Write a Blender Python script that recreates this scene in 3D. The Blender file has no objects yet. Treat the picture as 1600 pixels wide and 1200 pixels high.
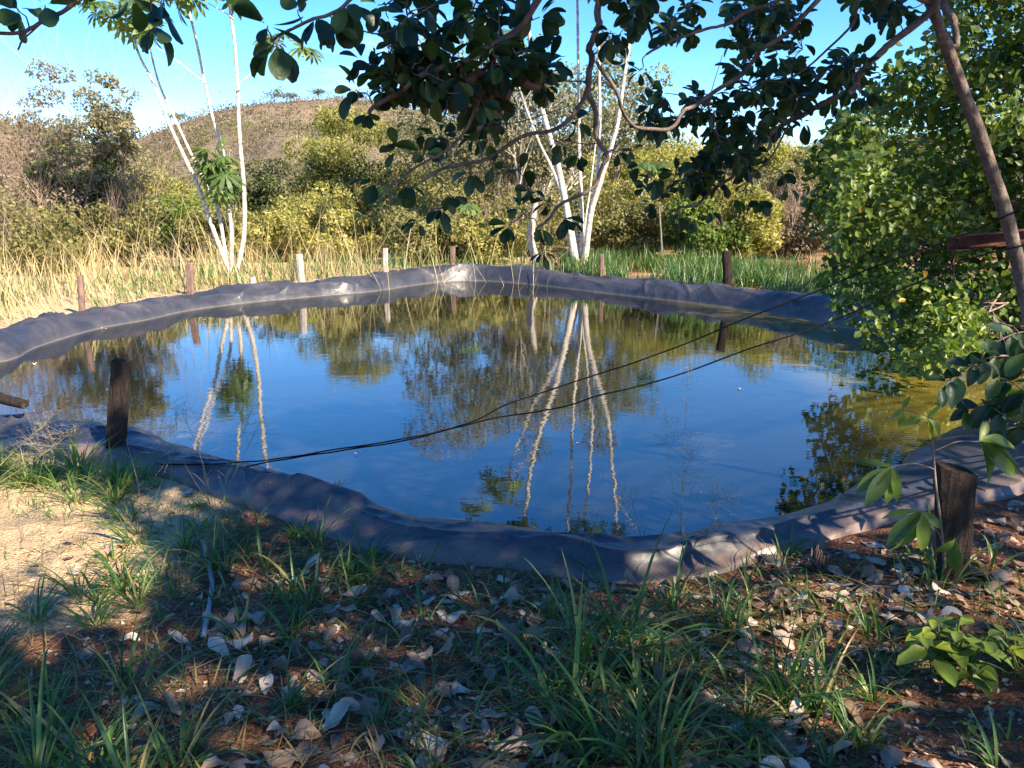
import bpy, math, random
import numpy as np
from mathutils import Vector
R = math.radians
S = bpy.context.scene
C = S.collection

# ------------------------------------------------------------------ camera, sky, sun, exposure
CAM = np.array([0.0, 0.0, 1.8]); PITCH = R(13.3); FPX = 1209.0
cam = bpy.data.objects.new('camera', bpy.data.cameras.new('camera'))
C.objects.link(cam); S.camera = cam
cam.location = CAM; cam.rotation_euler = (R(90) - PITCH, 0, 0)
cam.data.sensor_width = 36; cam.data.lens = FPX / 1600 * 36
cam.data.clip_start = 0.05; cam.data.clip_end = 5000

SUN_EL, SUN_AZ = R(36), R(133)          # azimuth clockwise from +Y : behind the camera, to the right
SDIR = np.array([math.sin(SUN_AZ) * math.cos(SUN_EL), math.cos(SUN_AZ) * math.cos(SUN_EL), math.sin(SUN_EL)])
w = bpy.data.worlds.new('World'); S.world = w; w.use_nodes = True
nt = w.node_tree; nt.nodes.clear()
sky = nt.nodes.new('ShaderNodeTexSky'); sky.sky_type = 'NISHITA'; sky.sun_disc = False
sky.sun_elevation = SUN_EL; sky.sun_rotation = SUN_AZ
sky.air_density = 0.8; sky.dust_density = 0.1; sky.ozone_density = 3.0
# thin wisps of cloud
tc = nt.nodes.new('ShaderNodeTexCoord'); mp = nt.nodes.new('ShaderNodeMapping'); mp.inputs['Scale'].default_value = (1.6, 1.6, 7)
nz = nt.nodes.new('ShaderNodeTexNoise'); nz.inputs['Scale'].default_value = 2.1; nz.inputs['Detail'].default_value = 7; nz.inputs['Roughness'].default_value = .62
rp = nt.nodes.new('ShaderNodeValToRGB'); rp.color_ramp.elements[0].position = .60; rp.color_ramp.elements[1].position = .86
rp.color_ramp.elements[1].color = (.45, .45, .45, 1)
mx = nt.nodes.new('ShaderNodeMix'); mx.data_type = 'RGBA'
mx.inputs[7].default_value = (7.5, 7.8, 8.3, 1)
bg = nt.nodes.new('ShaderNodeBackground'); bg.inputs['Strength'].default_value = 0.117
ow = nt.nodes.new('ShaderNodeOutputWorld'); L = nt.links.new
L(tc.outputs['Generated'], mp.inputs['Vector']); L(mp.outputs[0], nz.inputs['Vector']); L(nz.outputs[0], rp.inputs[0])
L(rp.outputs[0], mx.inputs[0]); hs = nt.nodes.new('ShaderNodeHueSaturation'); hs.inputs['Saturation'].default_value = 1.32; hs.inputs['Hue'].default_value = .506; L(sky.outputs[0], hs.inputs['Color']); L(hs.outputs[0], mx.inputs[6]); L(mx.outputs[2], bg.inputs[0]); L(bg.outputs[0], ow.inputs[0])
sun = bpy.data.objects.new('sun', bpy.data.lights.new('sun', 'SUN')); C.objects.link(sun)
sun.data.energy = 5.0; sun.data.angle = R(0.6); sun.data.color = (1.0, .85, .63)
sun.rotation_euler = Vector(SDIR).to_track_quat('Z', 'Y').to_euler()
S.view_settings.view_transform = 'Standard'; S.view_settings.look = 'None'
S.view_settings.gamma = 1; S.view_settings.exposure = 1.6; S.view_settings.use_curve_mapping = False
S.render.engine = 'CYCLES'
S.cycles.max_bounces = 7; S.cycles.transparent_max_bounces = 4; S.cycles.diffuse_bounces = 3; S.cycles.glossy_bounces = 3
S.cycles.transmission_bounces = 4; S.cycles.use_denoising = True

# ------------------------------------------------------------------ numeric helpers
rng = np.random.default_rng(7)
FW = np.array([0, math.cos(PITCH), -math.sin(PITCH)]); UP = np.array([0, math.sin(PITCH), math.cos(PITCH)]); RT = np.array([1., 0, 0])
def ray(px, py): return FW + (px - 800) / FPX * RT - (py - 600) / FPX * UP
def atz(px, py, z=0.0):                      # where the sight line through that point meets height z
    d = ray(px, py); return CAM + d * ((z - CAM[2]) / d[2])
def aty(px, py, y):                          # ... or distance y
    d = ray(px, py); return CAM + d * (y / d[1])
def proj(P):                                 # world -> photograph pixels
    q = np.asarray(P) - CAM; dz = q @ FW
    return 800 + FPX * (q @ RT) / dz, 600 - FPX * (q @ UP) / dz, dz
def _h(i, j, k, s):
    n = (i * 374761393 + j * 668265263 + k * 2147483647 + s * 1274126177) & 0xFFFFFFFF
    n = ((n ^ (n >> 13)) * 1274126177) & 0xFFFFFFFF
    return ((n ^ (n >> 16)) & 0xFFFF) / 65535.0
def noise(x, y, z=0.0, s=0):                 # value noise, -1..1
    x, y, z = np.broadcast_arrays(np.asarray(x, float), np.asarray(y, float), np.asarray(z, float))
    i, j, k = (np.floor(a).astype(np.int64) for a in (x, y, z))
    u, v, q = (a - np.floor(a) for a in (x, y, z)); u, v, q = (t * t * (3 - 2 * t) for t in (u, v, q))
    r = 0
    for a in (0, 1):
        for b in (0, 1):
            for c in (0, 1):
                r = r + (u if a else 1 - u) * (v if b else 1 - v) * (q if c else 1 - q) * _h(i + a, j + b, k + c, s)
    return r * 2 - 1
def fbm(x, y, z=0.0, s=0, o=4):
    r = 0; a = 1.; t = 0
    for n in range(o):
        r = r + a * noise(np.asarray(x) * 2 ** n, np.asarray(y) * 2 ** n, np.asarray(z) * 2 ** n, s + n); t += a; a *= .5
    return r / t
def sst(a, b, x): t = np.clip((np.asarray(x) - a) / (b - a), 0, 1); return t * t * (3 - 2 * t)
def catmull(P, n, closed=False):
    P = np.asarray(P, float)
    Q = np.vstack([P[-1], P, P[0], P[1]]) if closed else np.vstack([2 * P[0] - P[1], P, 2 * P[-1] - P[-2]])
    out = []
    for i in range(len(Q) - 3):
        a, b, c, d = Q[i:i + 4]
        for t in np.linspace(0, 1, n, endpoint=False):
            out.append(.5 * (2 * b + (c - a) * t + (2 * a - 5 * b + 4 * c - d) * t * t + (3 * b - a - 3 * c + d) * t ** 3))
    if not closed: out.append(P[-1])
    return np.array(out)
def inpoly(x, y, poly):
    x = np.asarray(x); y = np.asarray(y); r = np.zeros(x.shape, bool); n = len(poly)
    for i in range(n):
        x1, y1 = poly[i]; x2, y2 = poly[(i + 1) % n]
        if y1 == y2: continue
        r ^= ((y1 > y) != (y2 > y)) & (x < (x2 - x1) * (y - y1) / (y2 - y1) + x1)
    return r
def norm(a): return a / np.maximum(np.linalg.norm(a, axis=-1, keepdims=True), 1e-9)

# ------------------------------------------------------------------ mesh buffer
class Buf:
    def __init__(s): s.V = []; s.F = []; s.A = []; s.n = 0
    def add(s, v, f, a=0.5):
        v = np.asarray(v, float).reshape(-1, 3); f = np.asarray(f)
        if not len(v): return
        s.V.append(v); s.F.append(f + s.n); s.A.append(np.broadcast_to(np.asarray(a, float), (len(v),))); s.n += len(v)
    def mesh(s, name, mat, smooth=True):
        me = bpy.data.meshes.new(name)
        if not s.V: return me
        v = np.vstack(s.V); a = np.concatenate(s.A)
        idx = np.concatenate([f.reshape(-1) for f in s.F]); tot = np.concatenate([np.full(len(f), f.shape[1]) for f in s.F])
        me.vertices.add(len(v)); me.vertices.foreach_set('co', v.astype(np.float32).ravel())
        me.loops.add(len(idx)); me.loops.foreach_set('vertex_index', idx.astype(np.int32))
        me.polygons.add(len(tot)); st = np.concatenate([[0], np.cumsum(tot)[:-1]])
        me.polygons.foreach_set('loop_start', st.astype(np.int32)); me.polygons.foreach_set('loop_total', tot.astype(np.int32))
        me.polygons.foreach_set('use_smooth', np.full(len(tot), smooth))
        at = me.attributes.new('tone', 'FLOAT', 'POINT'); at.data.foreach_set('value', a.astype(np.float32))
        me.update(); me.validate()
        for m in (mat if isinstance(mat, (list, tuple)) else [mat]): me.materials.append(m)
        return me
    def obj(s, name, mat, parent=None, smooth=True, origin=None):
        if origin is not None: s.V = [v - np.asarray(origin) for v in s.V]
        o = bpy.data.objects.new(name, s.mesh(name, mat, smooth)); C.objects.link(o)
        if origin is not None and parent is None: o.location = origin
        if parent is not None: o.parent = parent
        return o
def tag(o, label=None, cat=None, group=None, kind=None):
    if label: o['label'] = label
    if cat: o['category'] = cat
    if group: o['group'] = group
    if kind: o['kind'] = kind
    return o
def empty(name, loc, label, cat, group=None):
    o = bpy.data.objects.new(name, None); C.objects.link(o); o.location = loc; o.empty_display_size = .1
    return tag(o, label, cat, group)
def local(buf, root):                        # world-space buffer -> the space of its parent Empty (no rotation used)
    buf.V = [v - np.array(root.location) for v in buf.V]; return buf

def frames(t):                                # per-point perpendicular axes for directions t (n,3)
    t = norm(t); ref = np.where(np.abs(t[:, 2:3]) > .9, np.array([[1., 0, 0]]), np.array([[0, 0, 1.]]))
    a = norm(np.cross(t, ref)); return a, np.cross(t, a)
def tube(buf, P, r, k=7, a=.5, rough=0.0, cap=True, flat=1.0):
    P = np.asarray(P, float); n = len(P); r = np.broadcast_to(np.asarray(r, float), (n,))
    t = np.gradient(P, axis=0); A = np.zeros((n, 3)); T = norm(t)
    ref = np.array([0, 0, 1.]) if abs(T[0, 2]) < .9 else np.array([1., 0, 0])
    x = norm(np.cross(T[0], ref))
    for i in range(n):
        x = norm(x - T[i] * (x @ T[i])); A[i] = x
    B = np.cross(T, A); th = np.arange(k) / k * 2 * math.pi
    rr = r[:, None] * (1 + rough * rng.uniform(-1, 1, (n, k)))
    V = P[:, None] + rr[..., None] * (np.cos(th)[None, :, None] * A[:, None] + flat * np.sin(th)[None, :, None] * B[:, None])
    i, j = np.meshgrid(np.arange(n - 1), np.arange(k), indexing='ij'); j2 = (j + 1) % k
    F = np.stack([i * k + j, i * k + j2, (i + 1) * k + j2, (i + 1) * k + j], -1).reshape(-1, 4)
    buf.add(V, F, a)
    if cap:
        for e, rev in ((0, True), (n - 1, False)):
            ring = V[e]; c = ring.mean(0); q = np.arange(k)
            f = np.stack([np.full(k, k), q, (q + 1) % k], -1)
            if rev: f = f[:, ::-1]
            buf.add(np.vstack([ring, c]), f, a)
def segs(buf, P0, P1, r0, r1, k=3, a=.5):      # many thin straight twigs at once
    P0 = np.asarray(P0, float).reshape(-1, 3); P1 = np.asarray(P1, float).reshape(-1, 3); n = len(P0)
    if n == 0: return
    A, B = frames(P1 - P0); th = np.arange(k) / k * 2 * math.pi
    r0 = np.broadcast_to(r0, (n,)); r1 = np.broadcast_to(r1, (n,))
    c = (np.cos(th)[None, :, None] * A[:, None] + np.sin(th)[None, :, None] * B[:, None])
    V = np.concatenate([P0[:, None] + r0[:, None, None] * c, P1[:, None] + r1[:, None, None] * c], 1)
    j = np.arange(k); f = np.stack([j, (j + 1) % k, (j + 1) % k + k, j + k], -1)
    F = (np.arange(n)[:, None, None] * 2 * k + f[None]).reshape(-1, 4)
    buf.add(V, F, np.repeat(np.broadcast_to(a, (n,)), 2 * k))
MID = {}
def scatter(buf, tpl, P, X, Y, Z, sc, a=.5):   # copies of a leaf template: X across, Y along, Z normal
    tv, tf = tpl; n = len(P); k = len(tv)
    sc = np.broadcast_to(np.asarray(sc, float), (n,))
    V = P[:, None] + sc[:, None, None] * (tv[None, :, 0:1] * X[:, None] + tv[None, :, 1:2] * Y[:, None] + tv[None, :, 2:3] * Z[:, None])
    F = (np.arange(n)[:, None, None] * k + tf[None]).reshape(-1, tf.shape[1])
    buf.add(V, F, np.clip(np.repeat(np.broadcast_to(a, (n,)), k) + np.tile(MID.get(k, np.zeros(k)), n), 0, 1) if k in MID else np.repeat(np.broadcast_to(a, (n,)), k))
def rdir(n): v = rng.normal(size=(n, 3)); return norm(v)
def axes(Y, N):                                # leaf axes from a direction and a rough normal
    Y = norm(Y); X = norm(np.cross(Y, N)); return X, Y, np.cross(X, Y)
# leaf templates (length 1 along y)
T_SMALL = (np.array([[0, 0, 0], [.3, .45, .1], [0, 1, 0], [-.3, .45, .1]]), np.array([[0, 1, 2], [0, 2, 3]]))
T_NARROW = (np.array([[0, 0, 0], [.13, .4, .05], [0, 1, -.12], [-.13, .4, .05]]), np.array([[0, 1, 2], [0, 2, 3]]))
T_ROUND = (np.array([[0, 0, 0], [.14, .2, .07], [.36, .58, .12], [.2, .88, .05], [0, 1, -.12], [-.19, .9, .02], [-.38, .56, .10], [-.15, .2, .05], [0, .5, -.03]]),
           np.array([[8, i, (i + 1) % 8] for i in range(8)]))
def leaf_grid(rows, wf, curl=.15, fold=.12, cols=4, wav=0.0, seed=0, stem=0.08):
    r = np.random.default_rng(seed); V = []; F = []
    ph = r.uniform(0, 6, 3)
    for i in range(rows + 1):
        t = i / rows; wd = wf(t)
        for j in range(cols + 1):
            s = (j / cols - .5) * 2
            x = s * wd; y = stem + t * (1 - stem) ; z = fold * abs(s) * wd * 2 - curl * t * t + wav * math.sin(t * 9 + ph[0] + s * 2) * abs(s) * .3 + wav * .4 * math.sin(t * 5 + ph[1])
            V.append((x, y, z))
    for i in range(rows):
        for j in range(cols):
            a = i * (cols + 1) + j; F.append((a, a + 1, a + cols + 2, a + cols + 1))
    b = len(V); V += [(-.012, 0, 0), (.012, 0, 0), (.012, stem, 0), (-.012, stem, 0)]; F.append((b, b + 1, b + 2, b + 3))
    V = np.array(V); MID[len(V)] = np.where((np.abs(V[:, 0]) < 1e-6) | (np.abs(V[:, 0]) < .013) & (V[:, 1] <= stem + 1e-6), .16, 0.) - .02
    return V, np.array(F)
obov = lambda t: .30 * (math.sin(math.pi * min(1, t ** 1.25 * .93 + .03)) ** .62) * (.62 + .5 * t) + .004
T_OBOV = [leaf_grid(6, obov, .12 + .1 * i, .1 + .1 * i, 4, .03 * i, i) for i in range(3)]
lanc = lambda t: .17 * math.sin(math.pi * min(1, t * .96 + .03)) ** .8 + .003
T_LANC = leaf_grid(7, lanc, .3, .25, 2, .03, 4, .03)
# ------------------------------------------------------------------ materials
def nodes(name):
    m = bpy.data.materials.new(name); m.use_nodes = True; t = m.node_tree
    return m, t, t.nodes['Principled BSDF'], t.nodes['Material Output']
def ramp(t, fac, stops):
    r = t.nodes.new('ShaderNodeValToRGB'); e = r.color_ramp.elements
    while len(e) < len(stops): e.new(.5)
    for x, (p, c) in zip(e, stops): x.position = p; x.color = (*c, 1)
    if fac is not None: t.links.new(fac, r.inputs[0])
    return r.outputs[0]
def tnoise(t, scale, detail=5, rough=.6, vec=None, dist=0, dim=None):
    n = t.nodes.new('ShaderNodeTexNoise'); n.inputs['Scale'].default_value = scale; n.inputs['Detail'].default_value = detail
    n.inputs['Roughness'].default_value = rough; n.inputs['Distortion'].default_value = dist
    if vec is not None: t.links.new(vec, n.inputs['Vector'])
    return n.outputs[0]
def objco(t, scale=(1, 1, 1), rot=(0, 0, 0), geo=True):
    g = t.nodes.new('ShaderNodeNewGeometry') if geo else t.nodes.new('ShaderNodeTexCoord')
    m = t.nodes.new('ShaderNodeMapping'); m.inputs['Scale'].default_value = scale; m.inputs['Rotation'].default_value = rot
    t.links.new(g.outputs['Position'] if geo else g.outputs['Object'], m.inputs[0]); return m.outputs[0]
def mixc(t, fac, a, b, mode='MIX'):
    m = t.nodes.new('ShaderNodeMix'); m.data_type = 'RGBA'; m.blend_type = mode
    for s, v in ((m.inputs[0], fac), (m.inputs[6], a), (m.inputs[7], b)):
        if hasattr(v, 'links') or isinstance(v, bpy.types.NodeSocket): t.links.new(v, s)
        elif isinstance(v, (int, float)): s.default_value = v
        else: s.default_value = (*v, 1)
    return m.outputs[2]
def mathn(t, op, a, b=0.0, c=0.0):
    m = t.nodes.new('ShaderNodeMath'); m.operation = op
    for s, v in zip(m.inputs, (a, b, c)):
        if isinstance(v, bpy.types.NodeSocket): t.links.new(v, s)
        else: s.default_value = v
    return m.outputs[0]
def bump(t, p, h, strength=.5, dist=.01):
    b = t.nodes.new('ShaderNodeBump'); b.inputs['Strength'].default_value = strength; b.inputs['Distance'].default_value = dist
    t.links.new(h, b.inputs['Height']); t.links.new(b.outputs[0], p.inputs['Normal']); return b
def attr(t, n='tone'):
    a = t.nodes.new('ShaderNodeAttribute'); a.attribute_name = n; return a.outputs['Fac']
def leafmat(name, stops, trans=.35, rough=.5, tcol=None, spec=.4, patch=None):
    m, t, p, o = nodes(name)
    col = ramp(t, attr(t), stops)
    n = ramp(t, tnoise(t, 9, 3, .6, objco(t)), [(.3, (.72, .74, .7)), (.7, (1.2, 1.2, 1.15))])
    col = mixc(t, 1.0, col, n, 'MULTIPLY')
    bump(t, p, tnoise(t, 55, 3, .6, objco(t)), .35, .006)
    t.links.new(col, p.inputs['Base Color']); p.inputs['Roughness'].default_value = rough; p.inputs['Specular IOR Level'].default_value = spec
    tr = t.nodes.new('ShaderNodeBsdfTranslucent'); c2 = mixc(t, 1.0, col, tcol or (1.5, 1.7, .6), 'MULTIPLY'); t.links.new(c2, tr.inputs[0])
    ms = t.nodes.new('ShaderNodeMixShader'); ms.inputs[0].default_value = trans
    t.links.new(p.outputs[0], ms.inputs[1]); t.links.new(tr.outputs[0], ms.inputs[2]); t.links.new(ms.outputs[0], o.inputs['Surface'])
    return m
def barkmat(name, stops, scale=(14, 14, 3), rough=.85, bmp=.6, fine=40):
    m, t, p, o = nodes(name); v = objco(t, scale)
    n = tnoise(t, 1.6, 7, .65, v, .4); c = ramp(t, n, stops)
    n2 = tnoise(t, fine, 4, .6, objco(t)); c = mixc(t, 1.0, c, ramp(t, n2, [(.3, (.75, .75, .75)), (.7, (1.2, 1.18, 1.15))]), 'MULTIPLY')
    t.links.new(c, p.inputs['Base Color']); p.inputs['Roughness'].default_value = rough; p.inputs['Specular IOR Level'].default_value = .2
    bump(t, p, mathn(t, 'ADD', n, mathn(t, 'MULTIPLY', n2, .4)), bmp, .02)
    return m
def flat(name, col, rough=.6, spec=.3, var=.25, scale=20):
    m, t, p, o = nodes(name)
    c = ramp(t, tnoise(t, scale, 5, .6, objco(t)), [(.3, tuple(x * (1 - var) for x in col)), (.7, tuple(x * (1 + var) for x in col))])
    t.links.new(c, p.inputs['Base Color']); p.inputs['Roughness'].default_value = rough; p.inputs['Specular IOR Level'].default_value = spec
    return m

# soil: red earth, paler worn sand on the left, crumbs and grit
def soil():
    m, t, p, o = nodes('red_soil'); v = objco(t)
    a = tnoise(t, 1.3, 6, .6, v); b = tnoise(t, 22, 8, .7, v); g = tnoise(t, 110, 3, .6, v)
    c = ramp(t, b, [(.28, (.085, .04, .027)), (.5, (.2, .09, .05)), (.72, (.38, .2, .12))])
    pale = ramp(t, b, [(.25, (.42, .27, .15)), (.6, (.62, .47, .29)), (.8, (.72, .6, .42))])
    at = attr(t, 'tone')
    k = mathn(t, 'ADD', at, mathn(t, 'MULTIPLY_ADD', a, .7, -.35)); k = ramp(t, k, [(.35, (0, 0, 0)), (.65, (1, 1, 1))])
    c = mixc(t, k, c, pale)
    vo = t.nodes.new('ShaderNodeTexVoronoi'); vo.inputs['Scale'].default_value = 70; t.links.new(v, vo.inputs['Vector'])
    c = mixc(t, 1.0, c, ramp(t, g, [(.3, (.6, .6, .6)), (.7, (1.35, 1.3, 1.25))]), 'MULTIPLY')
    t.links.new(c, p.inputs['Base Color']); p.inputs['Roughness'].default_value = .95; p.inputs['Specular IOR Level'].default_value = .15
    h = mathn(t, 'ADD', mathn(t, 'MULTIPLY', b, 1.0), mathn(t, 'MULTIPLY', g, .35)); h = mathn(t, 'SUBTRACT', h, mathn(t, 'MULTIPLY', vo.outputs['Distance'], .4))
    bump(t, p, h, .9, .03)
    return m
def hillmat():
    m, t, p, o = nodes('dry_hillside'); v = objco(t)
    c = ramp(t, tnoise(t, .02, 8, .65, v), [(.35, (.09, .08, .045)), (.5, (.17, .135, .09)), (.65, (.26, .19, .145))])
    t.links.new(c, p.inputs['Base Color']); p.inputs['Roughness'].default_value = 1; p.inputs['Specular IOR Level'].default_value = 0
    return m
RIP = atz(1425, 692, 0)
def water():
    m, t, p, o = nodes('pond_water'); v = objco(t)
    g = t.nodes.new('ShaderNodeNewGeometry'); sx = t.nodes.new('ShaderNodeSeparateXYZ'); t.links.new(g.outputs['Position'], sx.inputs[0])
    # sunlit olive yellow on the right is painted into the colour, middle dark
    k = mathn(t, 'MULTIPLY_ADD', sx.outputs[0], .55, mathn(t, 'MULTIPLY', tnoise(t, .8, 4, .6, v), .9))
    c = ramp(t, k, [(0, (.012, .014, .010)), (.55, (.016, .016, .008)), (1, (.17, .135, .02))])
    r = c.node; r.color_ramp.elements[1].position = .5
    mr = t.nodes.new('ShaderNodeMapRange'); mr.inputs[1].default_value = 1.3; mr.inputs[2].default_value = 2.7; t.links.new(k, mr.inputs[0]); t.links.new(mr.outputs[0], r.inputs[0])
    t.links.new(c, p.inputs['Base Color']); p.inputs['Roughness'].default_value = .012; p.inputs['IOR'].default_value = 2.1
    # ripples: fine wind texture, broad swell and one ring where something touched the surface
    n1 = tnoise(t, 5.5, 3, .5, objco(t, (1, 1.3, 1))); n2 = tnoise(t, 1.1, 2, .5, v)
    n3 = tnoise(t, 16, 2, .5, objco(t, (.6, 1.2, 1)))
    patch = ramp(t, tnoise(t, .35, 2, .5, objco(t, (1, 1, 1), (0, 0, .6))), [(.42, (.25, .25, .25)), (.62, (1, 1, 1))])
    sub = t.nodes.new('ShaderNodeVectorMath'); sub.operation = 'SUBTRACT'; sub.inputs[1].default_value = tuple(RIP); t.links.new(g.outputs['Position'], sub.inputs[0])
    ln = t.nodes.new('ShaderNodeVectorMath'); ln.operation = 'LENGTH'; t.links.new(sub.outputs[0], ln.inputs[0]); d = ln.outputs['Value']
    ring = mathn(t, 'MULTIPLY', mathn(t, 'SINE', mathn(t, 'MULTIPLY', d, 105)), mathn(t, 'EXPONENT', mathn(t, 'MULTIPLY', mathn(t, 'MULTIPLY', d, d), -9)))
    h = mathn(t, 'MULTIPLY', n1, .00075); h = mathn(t, 'MULTIPLY_ADD', n2, .0022, h)
    h = mathn(t, 'ADD', h, mathn(t, 'MULTIPLY', patch, mathn(t, 'MULTIPLY', n3, .00045)))
    h = mathn(t, 'MULTIPLY_ADD', ring, .0006, h)
    b = bump(t, p, h, 1, 1.0)
    return m
def linermat():
    m, t, p, o = nodes('black_geomembrane'); v = objco(t)
    c = ramp(t, tnoise(t, 2.2, 6, .62, v), [(.3, (.018, .022, .036)), (.7, (.045, .047, .060))])
    dirt = mathn(t, 'ADD', attr(t), mathn(t, 'MULTIPLY_ADD', tnoise(t, 5, 7, .65, v), .9, -.45))
    k = ramp(t, dirt, [(.38, (0, 0, 0)), (.78, (.85, .85, .85))])
    c = mixc(t, k, c, (.2, .135, .105)); ds_ = ramp(t, tnoise(t, 1.1, 8, .72, v, .3), [(.48, (0, 0, 0)), (.76, (.36, .36, .36))]); c = mixc(t, ds_, c, (.15, .125, .12))
    sp = ramp(t, tnoise(t, 60, 4, .7, v), [(.6, (0, 0, 0)), (.72, (.5, .5, .5))]); c = mixc(t, sp, c, (.26, .2, .17))
    g_ = t.nodes.new('ShaderNodeNewGeometry'); sz_ = t.nodes.new('ShaderNodeSeparateXYZ'); t.links.new(g_.outputs['Position'], sz_.inputs[0])
    zz = mathn(t, 'ADD', sz_.outputs[2], mathn(t, 'MULTIPLY_ADD', tnoise(t, 6, 4, .6, v), .03, -.015))
    c = mixc(t, ramp(t, zz, [(0, (.2, .2, .2)), (.012, (.42, .42, .42)), (.018, (.08, .08, .08)), (.075, (0, 0, 0))]), c, (.24, .205, .15))
    t.links.new(c, p.inputs['Base Color'])
    rr = ramp(t, tnoise(t, 7, 5, .6, v), [(.3, (.33, .33, .33)), (.7, (.52, .52, .52))]); t.links.new(rr, p.inputs['Roughness'])
    p.inputs['Specular IOR Level'].default_value = .55
    n = tnoise(t, 5, 3, .5, v); n2 = tnoise(t, 180, 2, .5, v)
    def crease(sc, pw, rot): return mathn(t, 'POWER', mathn(t, 'SUBTRACT', 1.0, mathn(t, 'ABSOLUTE', mathn(t, 'MULTIPLY_ADD', tnoise(t, sc, 1, .4, objco(t, (1, .55, 1), (0, 0, rot)), .5), 4, -2.0))), pw)
    cr = mathn(t, 'ADD', mathn(t, 'MAXIMUM', crease(1.9, 9, .5), 0), mathn(t, 'MULTIPLY', mathn(t, 'MAXIMUM', crease(4.3, 8, -.6), 0), .5))
    bump(t, p, mathn(t, 'ADD', mathn(t, 'ADD', n, mathn(t, 'MULTIPLY', cr, .4)), mathn(t, 'MULTIPLY', n2, .06)), .45, .022)
    return m
M = dict(
    soil=soil(), hill=hillmat(), water=water(), liner=linermat(),
    white_bark=barkmat('white_bark', [(.3, (.14, .12, .105)), (.42, (.38, .34, .29)), (.52, (.56, .51, .44)), (.7, (.66, .61, .54))], (5, 5, 7), .75, .7),  # grey mottling; dark bands paint the stems' shaded segments into the colour
    grey_bark=barkmat('grey_bark', [(.3, (.1, .075, .06)), (.7, (.3, .24, .2))]),
    cashew_bark=barkmat('cashew_bark', [(.3, (.06, .045, .042)), (.5, (.14, .108, .098)), (.75, (.28, .23, .2))], (12, 12, 5), .8, .8, 60),
    twig=barkmat('twig_bark', [(.3, (.12, .08, .065)), (.7, (.26, .19, .15))]),
    dry_twig=barkmat('dry_twig', [(.3, (.22, .15, .12)), (.7, (.42, .31, .25))]),
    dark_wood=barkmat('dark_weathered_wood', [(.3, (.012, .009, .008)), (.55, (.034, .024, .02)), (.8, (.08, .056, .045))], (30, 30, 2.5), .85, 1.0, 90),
    red_wood=barkmat('reddish_wood', [(.3, (.09, .055, .045)), (.7, (.27, .18, .15))], (25, 25, 3)),
    pale_wood=barkmat('pale_bleached_wood', [(.3, (.28, .23, .2)), (.7, (.55, .5, .44))], (25, 25, 3)),
    rust=barkmat('rusty_steel', [(.3, (.035, .014, .01)), (.7, (.11, .045, .028))], (8, 8, 8), .8, .3),
    cable=flat('black_cable', (.006, .006, .007), .75, .15), hose=flat('grey_hose', (.26, .27, .31), .5, .4, .08, 60),
    cashew_leaf=leafmat('cashew_leaf', [(0, (.010, .028, .014)), (.6, (.02, .052, .02)), (.92, (.06, .11, .022)), (1, (.16, .07, .03))], .4, .42, spec=.5),
    broad_leaf=leafmat('broad_green_leaf', [(0, (.045, .085, .022)), (.6, (.12, .175, .03)), (.95, (.27, .3, .04)), (1, (.32, .2, .03))], .35, .42, spec=.45),
    bush_olive=leafmat('olive_leaf', [(0, (.085, .088, .035)), (.5, (.19, .18, .07)), (1, (.33, .3, .13))], .35),
    bush_yellow=leafmat('yellow_green_leaf', [(0, (.12, .125, .035)), (.5, (.27, .25, .075)), (1, (.48, .42, .15))], .4),
    bush_green=leafmat('mid_green_leaf', [(0, (.045, .07, .018)), (.5, (.1, .15, .03)), (1, (.2, .24, .045))], .35),
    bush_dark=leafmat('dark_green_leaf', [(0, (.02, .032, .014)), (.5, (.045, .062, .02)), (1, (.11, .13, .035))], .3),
    bush_grey=leafmat('grey_green_leaf', [(0, (.10, .095, .06)), (.5, (.2, .185, .12)), (1, (.34, .3, .19))], .35),
    dry_leaf=leafmat('dry_hill_leaf', [(0, (.07, .058, .034)), (.5, (.18, .14, .095)), (1, (.32, .25, .19))], .25),
    palm_leaf=leafmat('umbrella_leaf', [(0, (.05, .09, .03)), (.7, (.12, .19, .05)), (1, (.35, .36, .06))], .35),
    grass=leafmat('fresh_grass', [(0, (.022, .055, .026)), (.5, (.055, .125, .036)), (.9, (.15, .24, .05)), (1, (.33, .25, .1))], .4, .4, spec=.5),
    dry_grass=leafmat('dry_grass', [(0, (.14, .14, .04)), (.35, (.36, .29, .13)), (1, (.62, .5, .29))], .35, .6, (1.1, 1.0, .8)),
    straw=leafmat('seed_stalk', [(0, (.1, .1, .05)), (1, (.45, .38, .24))], .2, .6, (1.1, 1.0, .8)),
    litter=leafmat('litter', [(0, (.10, .055, .035)), (.45, (.28, .18, .13)), (1, (.66, .56, .48))], .15, .8, (1.1, .9, .7)),
)

# ------------------------------------------------------------------ the pond's outline
mid = np.array([0, 9.5])
near_px = [(0, 632), (130, 655), (270, 690), (400, 728), (530, 762), (640, 795), (730, 808), (830, 813), (930, 826), (1000, 833), (1060, 826), (1130, 809), (1210, 799), (1290, 784), (1370, 750), (1450, 712), (1510, 675), (1570, 640)]
def _in(p, c=.30):
    p = p[:2]; q = mid - p; return p + c * q / np.linalg.norm(q)
loop = [_in(atz(x, y, .25)) for x, y in near_px]
loop += [np.array(p) for p in ((4.9, 6.9), (6.0, 8.0), (6.4, 9.2))]
far_px = [(1490, 545), (1400, 527), (1320, 512), (1250, 498), (1150, 482), (1050, 470), (950, 459), (860, 448), (800, 442), (745, 439), (690, 441), (640, 447), (580, 456), (500, 463), (400, 472), (300, 485), (230, 500), (150, 515), (60, 542), (0, 566)]
loop += [atz(x, y, 0)[:2] for x, y in far_px]
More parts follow.
